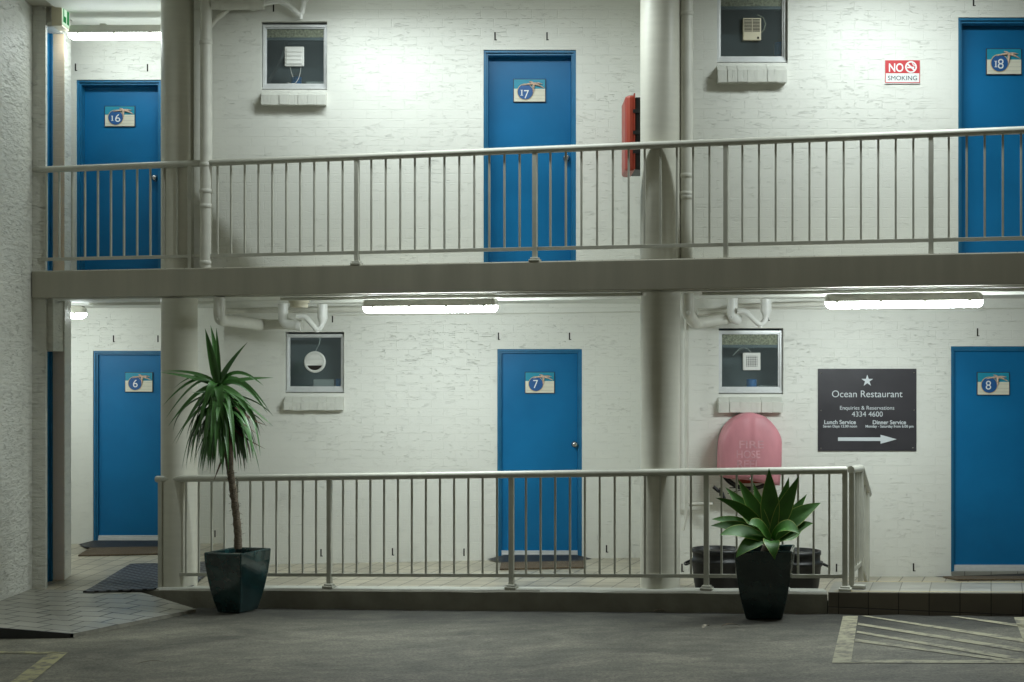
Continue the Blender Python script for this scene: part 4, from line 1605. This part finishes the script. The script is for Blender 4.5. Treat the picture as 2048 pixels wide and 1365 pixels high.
def con_line(xa, xb, off, r, label):
    Xa, Xb = px_on_line(xa, off), px_on_line(xb, off)
    o = MB().tube([(Xa, Dr(Xa) + off, za), ((Xa + Xb) / 2, Dr((Xa + Xb) / 2) + off, za), (Xb, Dr(Xb) + off, za)], r, 10).build('conduit', M['pvc'])
    return tag(o, label, 'conduit', 'conduits under the lower soffit')


con_line(562, 1283, .15, .015, 'thin ceiling conduit above the middle lower light')
con_line(1405, 2300, .15, .015, 'thin ceiling conduit above the right lower light')
Dw = 16.3 - .008
o = MB().tube([P(662, 631, Dw), P(1100, 627, Dw), P(1290, 624, Dw)], .006, 8).build('cable', M['pvc'])
tag(o, 'thin painted cable high on the lower wall above door 7 and the round fan', 'cable')
Dw = 15.06 - .008
o = MB().tube([P(1395, 618, Dw), P(1800, 618, Dw), P(2200, 617, Dw)], .006, 8).build('cable', M['pvc'])
tag(o, 'thin painted cable on the wall over the restaurant sign', 'cable')
jb = P(598, 607, 15.0)
b = MB().lathe([(.085, -.055), (.085, -.012), (.10, -.010), (.10, .02), (.10, .032)], (jb.x, jb.y, 2.585), 28)
tag(b.build('smoke_detector', M['beige']), 'round cream ceiling detector above the round fan window', 'detector')

# ------------------------------------------------------------------ red cabinet on the return wall
e = empty('fire_cabinet', (1.2, 14.3, 3.72), 'red fronted black fire equipment cabinet half hidden by the right column', 'fire cabinet')
z0_, z1_ = ZP(347, 14.2), ZP(197, 14.2)
MB().box(1.085, 1.348, 14.02, 14.52, z0_ + .01, z1_ - .02).build('case', M['black'], e, bevel=.01)
pr = [(1.084, 14.0), (1.04, 14.0), (1.012, 14.02), (1.0, 14.06), (1.0, 14.48), (1.012, 14.52), (1.04, 14.54), (1.084, 14.54)]
MB().prism(pr, z0_, z1_ - .005).build('cover', M['red'], e, bevel=.02)
MB().box(1.074, 1.0845, 13.99, 14.55, z0_ + .01, z1_ + .01).build('rim', M['red'], e)
for y in (230, 272, 310):
    MB().box(1.065, 1.12, 13.985, 14.02, ZP(y, 14.2) - .015, ZP(y, 14.2) + .015).build('catch', M['black'], e)

# ------------------------------------------------------------------ covered fire hose reel
e = empty('hose_reel', P(1500, 985, 14.95), 'fire hose reel under a faded pink vinyl cover below the window sill', 'fire hose reel')
Df = 14.74


def arch(k=40):
    pts = []
    L_, R_, T = (1443, 953), (1561, 973), (1504, 826)
    cx_, yy = 1504, 892
    pts.append((1441, 954))
    pts.append((1442, 930))
    for i in range(k + 1):
        t = math.pi - math.pi * i / k
        x = cx_ + (61 if t > math.pi / 2 else 61) * math.copysign(abs(math.cos(t)) ** 1.0, math.cos(t))
        y = yy - (yy - 826.5) * abs(math.sin(t)) ** 1.12
        pts.append((x, y))
    pts += [(1564, 930), (1561, 972)]
    for i in range(1, 8):
        t = i / 8
        pts.append((1561 + (1441 - 1561) * t, 972 + (954 - 972) * t + 1.5 * math.sin(t * 9)))
    return pts


out = [P(x, y, Df) for x, y in arch()]
cxm, czm = P(1503, 905, Df).x, P(1503, 905, Df).z
rings = []
for sc, dy in ((1, .30), (1.0, .12), (1, .02), (.97, -.005), (.86, -.022), (.66, -.034), (.42, -.040), (.2, -.042), (.05, -.042)):
    rg = []
    for p in out:
        x = cxm + (p.x - cxm) * sc
        z = czm + (p.z - czm) * sc
        y = Df + dy
        if dy > .1:
            x += (p.x - cxm) * .0
        if 0 > dy:
            y += -.014 * math.exp(-((x - cxm - .03) / .03) ** 2) * (1 if z > czm - .1 else .6) + .010 * mnoise.noise(Vector((x * 7, z * 3, 1)))
        else:
            x += .012 * mnoise.noise(Vector((x * 5, z * 6, dy * 4)))
        rg.append((x, y, z))
    rings.append(rg)
n = len(out)
b = MB()
b.add([q for r_ in rings for q in r_], [(i * n + k, i * n + (k + 1) % n, (i + 1) * n + (k + 1) % n, (i + 1) * n + k) for i in range(len(rings) - 1) for k in range(n)], True)
b.add(rings[-1], [tuple(range(n))], True)
b.build('cover', M['pink'], e, weld=True)
from mathutils.bvhtree import BVHTree
cover_tree = BVHTree.FromPolygons([Vector(q) for q in b.v], b.f)
for s_, y_, x0_, x1_ in (('FIRE', 897, 1479, 1528), ('HOSE', 916.5, 1474, 1521), ('REEL', 936, 1475, 1521)):
    t_ = text_mesh(s_, M['pinkl'], e, x0_, x1_, y_, Df - .0575, bold=.015, height=15)
    og = ORG[t_.name]
    for v_ in t_.data.vertices:                     # press the lettering onto the vinyl
        w_ = v_.co + og
        hit = cover_tree.ray_cast(Vector((w_.x, Df - .5, w_.z)), Vector((0, 1, 0)))
        if hit[0] is not None:
            v_.co.y = hit[0].y - .0025 - og.y
MB().lathe([(.012, 0), (.012, .006), (.005, .008)], P(1501, 957.5, Df - .03), 14, 'Y', caps=False).build('eyelet', M['steel'], e)
b = MB()
cc = P(1492, 948, 14.95)
for k, (rr_, dy) in enumerate(((.26, 0), (.235, -.05), (.25, .05))):
    pts = []
    for i in range(41):
        t = math.radians(175 + 190 * i / 40)
        pts.append((cc.x + .02 + rr_ * math.cos(t), cc.y - .06 + dy, cc.z + .06 + rr_ * math.sin(t) * .78))
    b.tube(pts, .0125, 10)
b.build('hose', M['black'], e)
b = MB().tube([P(1427, 974, 14.8), P(1436, 982, 14.8), P(1444, 986, 14.8), P(1450, 1002, 14.8)], .017, 10)
b.tube([P(1441, 976, 14.78), P(1441, 992, 14.78)], .012, 8)
b.build('nozzle', M['black'], e)
b = MB().tube([P(1455, 988, 14.9), P(1480, 981, 14.9), P(1505, 985, 14.9), P(1520, 975, 14.9)], .004, 6)
b.tube([P(1459, 976, 14.9), P(1500, 976, 14.9), P(1516, 976, 14.9)], .005, 6)
b.build('bracket_wire', M['slot'], e)
MB().box(P(1475, 0, 15).x, P(1530, 0, 15).x, 14.86, 15.055, ZP(965, 15), ZP(900, 15)).build('bracket', M['red'], e)

# ------------------------------------------------------------------ black tubs behind the rail


def tub(x, D, ytop, label):
    X = XP(x, D)
    zf = floor_z(X, D) - .002
    zt2 = ZP(ytop, D)
    hgt = zt2 - zf
    e = empty('tub', (X, D, zf), label, 'bin', 'black plastic bins behind the lower rail')
    R_ = .245
    b = MB().lathe([(R_ * .80, 0), (R_ * .86, hgt * .2), (R_ * .93, hgt * .62), (R_ * .98, hgt * .66), (R_ * 1.0, hgt * .70), (R_ * 1.0, hgt * .74), (R_ * .90, hgt * .76), (R_ * .90, hgt * .90), (R_ * .93, hgt * .91), (R_ * .93, hgt), (R_ * .86, hgt), (R_ * .84, hgt * .8), (R_ * .78, hgt * .25), (0, hgt * .24)], (X, D, zf), 40, caps=False)
    b.build('body', M['black'], e)
    b = MB().lathe([(R_ * .83, hgt * .86), (R_ * .6, hgt * .93), (R_ * .2, hgt * .95), (0, hgt * .95)], (X + .01, D, zf), 32, caps=False)
    b.build('lid', M['black'], e)
    for s_ in (-1, 1):
        MB().tube(bend([(X + s_ * R_ * .92, D - .06, zf + hgt * .7), (X + s_ * (R_ + .045), D - .06, zf + hgt * .62), (X + s_ * (R_ + .045), D + .06, zf + hgt * .62), (X + s_ * R_ * .92, D + .06, zf + hgt * .7)], .03), .010, 8).build('handle', M['black'], e)
    return e


tub(1436, 13.95, 1097, 'black round bin behind the lower rail next to the right column')
tub(1589, 13.80, 1101, 'black round bin behind the agave pot nearest the rail corner')

# ------------------------------------------------------------------ mats


def slab_on_floor(pts, h, name, m, label, lift=.004, nx=10, ny=6, cat='mat', group=None):
    """thin mat with 4 plan corners, draped on the walkway floor"""
    b = MB()
    q = [Vector((*p, 0)) for p in pts]
    top = []
    for j in range(ny + 1):
        for i in range(nx + 1):
            p = q[0].lerp(q[1], i / nx).lerp(q[3].lerp(q[2], i / nx), j / ny)
            top.append((p.x, p.y, floor_z(p.x, p.y) + lift + h))
    W2 = nx + 1
    b.add(top, [(j * W2 + i, j * W2 + i + 1, (j + 1) * W2 + i + 1, (j + 1) * W2 + i) for j in range(ny) for i in range(nx)])
    edge = [i for i in range(W2)] + [j * W2 + nx for j in range(1, ny + 1)] + [ny * W2 + i for i in range(nx - 1, -1, -1)] + [j * W2 for j in range(ny - 1, 0, -1)]
    ring_t = [top[i] for i in edge]
    ring_b = [(x, y, z - h) for x, y, z in ring_t]
    k = len(edge)
    b.add(ring_t + ring_b, [(i, (i + 1) % k, k + (i + 1) % k, k + i) for i in range(k)])
    return tag(b.build(name, M[m]), label, cat, group)


slab_on_floor([(-4.03, 14.92), (-3.0, 14.92), (-3.0, 16.36), (-3.93, 16.36)], .012, 'rubber_mat', 'rubbergrid', 'black rubber mesh mat on the walkway behind the ramp')
slab_on_floor([(-4.62, 16.92), (-3.62, 16.92), (-3.62, 17.36), (-4.60, 17.36)], .014, 'door_mat', 'coir', 'brown coir door mat in front of door 6', group='coir door mats')
slab_on_floor([(-.12, 15.45), (.72, 15.45), (.72, 15.98), (-.11, 15.98)], .014, 'door_mat', 'coir', 'brown coir door mat in front of door 7', group='coir door mats')
slab_on_floor([(4.05, 14.45), (4.95, 14.45), (4.95, 14.90), (4.04, 14.90)], .014, 'door_mat', 'coir', 'brown coir door mat in front of door 8', group='coir door mats')


def wedge(x0, x1, D0, D1, z0, h, label):
    m_ = .16
    b = MB().add([(x0, D0, z0), (x1, D0, z0), (x1 + m_, D1, z0), (x0 - m_, D1, z0), (x0 + .02, D1 - .06, z0 + h), (x1 - .02, D1 - .06, z0 + h), (x1 - .02, D1, z0 + h), (x0 + .02, D1, z0 + h)],
                 [(0, 3, 2, 1), (0, 1, 5, 4), (1, 2, 6, 5), (0, 4, 7, 3), (4, 5, 6, 7), (2, 3, 7, 6)])
    return tag(b.build('threshold_ramp', M['rubber'], bevel=.004), label, 'ramp', 'rubber threshold ramps')


wedge(-4.66, -3.70, 17.34, 17.638, floor_z(-4.2, 17.5) + .004, .045, 'black rubber threshold ramp at the foot of door 6')
wedge(-.10, .68, 16.02, 16.285, floor_z(.3, 16.15) + .004, .045, 'black rubber threshold ramp at the foot of door 7')

# ------------------------------------------------------------------ planters


def planter(name, fx, fy, th, wt, wb, hgt, m, label, yl=None):
    """square tapered pot standing on one front corner pixel (fx, fy), rotated th"""
    p = G(fx, fy)
    lx, ly = Vector((-math.cos(th), math.sin(th), 0)), Vector((math.sin(th), math.cos(th), 0))
    c = p + (lx + ly) * wb / 2
    e = empty(name, c, label, 'plant pot', 'glazed square planters')
    tilt = .037

    def corner(i, w, z):
        s_, t = ((-1, -1), (1, -1), (1, 1), (-1, 1))[i]
        q = c + (lx * s_ + ly * t) * w / 2
        return Vector((q.x, q.y, c.z + z + tilt * (q.x - c.x)))
    b = MB()
    prof = [(wb, 0.0), (wb + (wt - wb) * .30, hgt * .18), (wb + (wt - wb) * .56, hgt * .38), (wb + (wt - wb) * .78, hgt * .6), (wb + (wt - wb) * .93, hgt * .82), (wt, hgt), (wt - .045, hgt), (wt - .055, hgt - .05)]
    rings_ = [[corner(i, w, z) for i in range(4)] for w, z in prof]
    vv_ = [q for r_ in rings_ for q in r_]
    b.add(vv_, [(i * 4 + k, i * 4 + (k + 1) % 4, i * 4 + 4 + (k + 1) % 4, i * 4 + 4 + k) for i in range(len(prof) - 1) for k in range(4)] + [(3, 2, 1, 0)])
    o = b.build('pot', M[m], e, bevel=.012)
    bs = MB().add(rings_[-1], [(0, 1, 2, 3)])
    bs.build('soil', M['soil'], e)
    return e, c


e1, c1 = planter('planter', 479, 1228, math.radians(30), .425, .25, .54, 'glaze', 'dark green glazed planter holding the tall yucca')
e2, c2 = planter('planter', 1564, 1240, math.radians(13), .455, .285, .55, 'glazeb', 'near black glazed planter holding the broad leafed agave')

# ------------------------------------------------------------------ plants


def leaf_strip(mbx, b0, b1, b2, width, fold=.25, n=10, prof=None, up=Vector((0, 0, 1)), margin=False, twist=0.0):
    """blade along a quadratic curve with a folded cross section"""
    start = len(mbx.v)
    k = 5 if margin else 3
    vv_, ed = [], []
    for i in range(n + 1):
        t = i / n
        p = b0 * (1 - t) ** 2 + b1 * 2 * t * (1 - t) + b2 * t * t
        tg = ((b1 - b0) * (1 - t) + (b2 - b1) * t)
        tg = tg.normalized()
        sd = tg.cross(up)
        if sd.length < .15:
            sd = tg.cross(Vector((0, -1, .2)))
        sd.normalize()
        nm = sd.cross(tg).normalized()
        if twist:
            ca, sa = math.cos(twist), math.sin(twist)
            sd, nm = sd * ca + nm * sa, nm * ca - sd * sa
        w = width * (prof(t) if prof else (min(1, .45 + 2.2 * t) * (1 - t ** 2.4)))
        w = max(w, .0012)
        for j in ((-1, -.90, 0, .90, 1) if margin else (-1, 0, 1)):
            vv_.append(p + sd * j * w / 2 + nm * abs(j) * w * fold)
            ed.append(1.0 if (abs(j) == 1) else 0.0)
    ff_ = [(i * k + j, i * k + j + 1, i * k + k + j + 1, i * k + k + j) for i in range(n) for j in range(k - 1)]
    mbx.add(vv_, ff_, True)
    for i, q in enumerate(ed):
        mbx.edge[start + i] = q


# yucca
DY = c1.y
yu = empty('yucca', (c1.x, c1.y, c1.z + .48), 'tall yucca with a bare leaning trunk and a drooping crown of sword leaves', 'plant')
tr = [P(x, y, DY) for x, y in ((476, 1098), (476, 1070), (473, 1035), (469, 1000), (464, 965), (459, 935), (455, 900), (450, 860), (444, 815), (438, 778))]
b = MB()
path, rad = [], []
rn = random.Random(11)
for i in range(len(tr) - 1):
    for k in range(5):
        t = k / 5
        path.append(tr[i].lerp(tr[i + 1], t))
        rad.append(.034 - .0006 * i + (.0035 if k % 2 else -.001) + rn.uniform(-.0015, .0015))
path.append(tr[-1])
rad.append(.026)
b.tube(path, rad, 14)
for i in range(46):                      # old leaf scars and stubs
    t = rn.uniform(.10, .55)
    q = path[int(t * (len(path) - 1))]
    a = rn.uniform(0, 2 * math.pi)
    d = Vector((math.cos(a), math.sin(a), 0))
    leaf_strip(b, q + d * .028, q + d * .045 + Vector((0, 0, .006)), q + d * rn.uniform(.05, .07) + Vector((0, 0, rn.uniform(-.015, .03))), .016, n=3)
b.edge = {}
b.build('trunk', M['bark'], yu)
lf = MB()
dry = MB()
head = P(437, 775, DY)


def yl_(tip, ctrl, w=.052, base=(437, 775), dt=0.0, dc=0.0, dry_=False):
    leaf_strip(dry if dry_ else lf, P(*base, DY + dt * .1), P(*ctrl, DY + dc), P(*tip, DY + dt), w * 1.1, .2, 12, up=Vector((0, -.6, .8)), twist=rn.uniform(-.3, .3))


for tip, ctrl, w, dt, dc in (((410, 657), (425, 715), .075, -.02, -.02), ((421, 651), (434, 705), .06, .10, .05), ((432.5, 656), (437, 715), .045, .0, .0), ((495, 685), (452, 735), .068, -.05, -.03),
                             ((547, 756), (470, 758), .058, .05, .0), ((527, 772), (468, 720), .05, -.1, -.05), ((320, 745), (400, 757), .066, -.06, -.02), ((324, 743), (405, 740), .05, .10, .05),
                             ((326, 812), (398, 730), .052, -.08, -.05), ((331, 838), (405, 730), .056, .05, 0), ((337, 852), (400, 765), .05, -.12, -.05), ((348, 777), (400, 730), .03, .15, .05),
                             ((383, 785), (430, 790), .045, -.2, -.1), ((540, 824), (470, 725), .05, .06, .02), ((535, 827), (480, 740), .05, -.06, -.03), ((546, 853), (492, 806), .042, -.1, -.05),
                             ((516, 858), (478, 775), .055, -.15, -.1), ((504, 812), (458, 775), .07, -.22, -.18), ((405, 836), (424, 745), .080, -.24, -.2), ((447, 851), (436, 760), .078, -.27, -.26),
                             ((412, 865), (432, 770), .06, -.26, -.22), ((352, 888), (408, 770), .055, -.1, -.1), ((345, 888), (405, 790), .045, .1, .05)):
    yl_(tip, ctrl, w, dt=dt, dc=dc)
for i in range(140):                     # hanging skirt
    t = rn.uniform(0.02, .62)
    bp = tr[-1].lerp(P(453, 885, DY), t)
    a = rn.uniform(0, 2 * math.pi)
    d = Vector((math.cos(a), math.sin(a), 0))
    L_ = rn.uniform(.42, .68)
    spread = rn.uniform(.15, .44) * (1.0 - t * .40)
    drop = math.sqrt(max(.05, L_ * L_ - spread * spread))
    if bp.z - drop < P(0, 952, DY).z:
        drop = bp.z - P(0, rn.uniform(915, 950), DY).z
    tip = bp + d * spread * rn.uniform(.9, 1.15) + Vector((0, 0, -drop))
    ctl = bp + d * spread * rn.uniform(.55, .95) + Vector((0, 0, rn.uniform(-.12, .10)))
    leaf_strip(dry if (t > .50 and rn.random() < .35) else lf, bp, ctl, tip, rn.uniform(.044, .072), .16, 9, up=(d + Vector((0, 0, .25))).normalized(), twist=rn.uniform(-.35, .35))
for tip, ctrl, b0 in (((518, 872), (490, 850), (455, 830)), ((530, 898), (490, 880), (456, 850)), ((427, 963), (440, 930), (450, 905)), ((536, 852), (505, 845), (470, 815))):
    yl_(tip, ctrl, .02, b0, -.05, -.03, True)
lf.build('leaves', M['yucca'], yu)
dry.edge = {}
dry.build('dry_leaves', M['yuccadry'], yu)

# agave
DA = c2.y
ag = empty('agave', (c2.x, c2.y, c2.z + .5), 'broad leafed agave rosette with pale leaf margins', 'plant')
rn = random.Random(5)
core = P(1540, 1082, DA)


def ag_prof(t):
    return (.36 + .64 * math.sin(min(1, t / .5) * math.pi / 2)) if t < .5 else max(0.0, 1 - ((t - .5) / .5) ** 1.5)


agl = [((1538, 937), (1539, 1020), .125, .0, .02), ((1576, 955), (1560, 1035), .10, .10, .08), ((1595, 952), (1563, 1030), .105, -.02, .0), ((1610, 989), (1575, 1045), .085, .10, .05),
       ((1637, 1006), (1590, 1030), .125, -.06, -.06), ((1622, 1047), (1600, 1045), .10, -.16, -.06), ((1508, 965), (1528, 1040), .09, .16, .1), ((1479, 959), (1515, 1030), .11, -.02, .0),
       ((1455, 975), (1505, 1030), .11, .12, .08), ((1436, 996), (1492, 1015), .115, -.05, -.06), ((1429, 1039), (1475, 1020), .095, .05, .05), ((1427, 1052), (1480, 1035), .10, -.12, -.08),
       ((1444, 1071), (1476, 1035), .105, -.24, -.16), ((1475, 1116), (1495, 1062), .10, -.26, -.20), ((1549, 1120), (1540, 1050), .105, -.33, -.34), ((1597, 1068), (1560, 1010), .115, -.32, -.22),
       ((1600, 1062), (1590, 1080), .08, .10, .1), ((1500, 1050), (1512, 1020), .10, -.20, -.14)]
ctr = P(1540, 1060, DA)
for i, (tip, ctrl, w, dt, dc) in enumerate(agl):
    tip = (1538 + (tip[0] - 1538) * 1.05, tip[1])
    if tip[1] > 1030:
        mx_, my_ = (tip[0] + 1540) / 2, (tip[1] + 1082) / 2
        ctrl = (ctrl[0] * .6 + mx_ * .4, ctrl[1] * .6 + my_ * .4)
    b_ = MB()
    base = core + Vector((rn.uniform(-.02, .02), dt * .15, rn.uniform(-.02, .02)))
    Tp, Cp = P(*tip, DA + dt), P(*ctrl, DA + dc)
    # leaf faces look to the rosette axis
    mid = (Tp + base) / 2
    inward = (ctr + Vector((0, 0, .6)) - mid)
    if tip[1] < 1000 and dt > -.1:
        inward = Vector((-(mid.x - ctr.x) * .8, -.9 if dt >= -.03 else .3, .35))
    else:
        inward = Vector((-(mid.x - ctr.x) * .5, -.75, .65))
    leaf_strip(b_, base, Cp, Tp, w * 1.25, .12, 14, ag_prof, up=inward.normalized(), margin=True)
    b_.build('leaf', M['agave'], ag)
MB().tube([(c2.x, c2.y, c2.z + .48), core + Vector((0, 0, -.02)), core + Vector((0, 0, .03))], [.05, .05, .02], 12).build('stem', M['bark'], ag)
b = MB()
leaf_strip(b, P(1555, 1100, DA - .15), P(1560, 1097, DA - .15), P(1566, 1104, DA - .14), .04, .1, 5)
b.edge = {}
b.build('dry_leaf', M['yuccadry'], ag)

# the next agave along, of which the photo only catches a leaf tip
sh = Vector((2.29, -.78, ground_z(c2.x + 2.29, c2.y - .78) - ground_z(c2.x, c2.y)))
for src, lab in ((e2, 'near black glazed planter standing in front of door 8'), (ag, 'agave in front of door 8 with one pale leaf tip showing against the blue door')):
    cp_ = copy_tree(src)
    cp_.location = Vector(src.location) + sh
    cp_['label'] = lab

# fallen leaves and bits on the car park
for i, (x, y, w, a, lab) in enumerate(((1462, 1256, .075, .2, 'dark curled fallen leaf on the concrete in front of the agave pot'), (1412, 1258, .05, 1.0, 'pale torn scrap of leaf on the concrete beside the dark curled leaf'),
                                       (1320, 1227, .05, .1, 'small dry leaf lying against the kerb below the right column'), (305, 1330, .10, .15, 'dry twig lying on the concrete in front of the ramp'))):
    p = G(x, y) + Vector((0, 0, .012))
    b = MB()
    d = Vector((math.cos(a), math.sin(a), 0))
    leaf_strip(b, p - d * w, p + Vector((0, 0, .03)), p + d * w, .035 if i < 3 else .012, .25, 6)
    b.edge = {}
    o = b.build('fallen_leaf' if i < 3 else 'twig', M['leaflit'] if i != 1 else M['leafpale'])
    tag(o, lab, 'leaf' if i < 3 else 'twig')
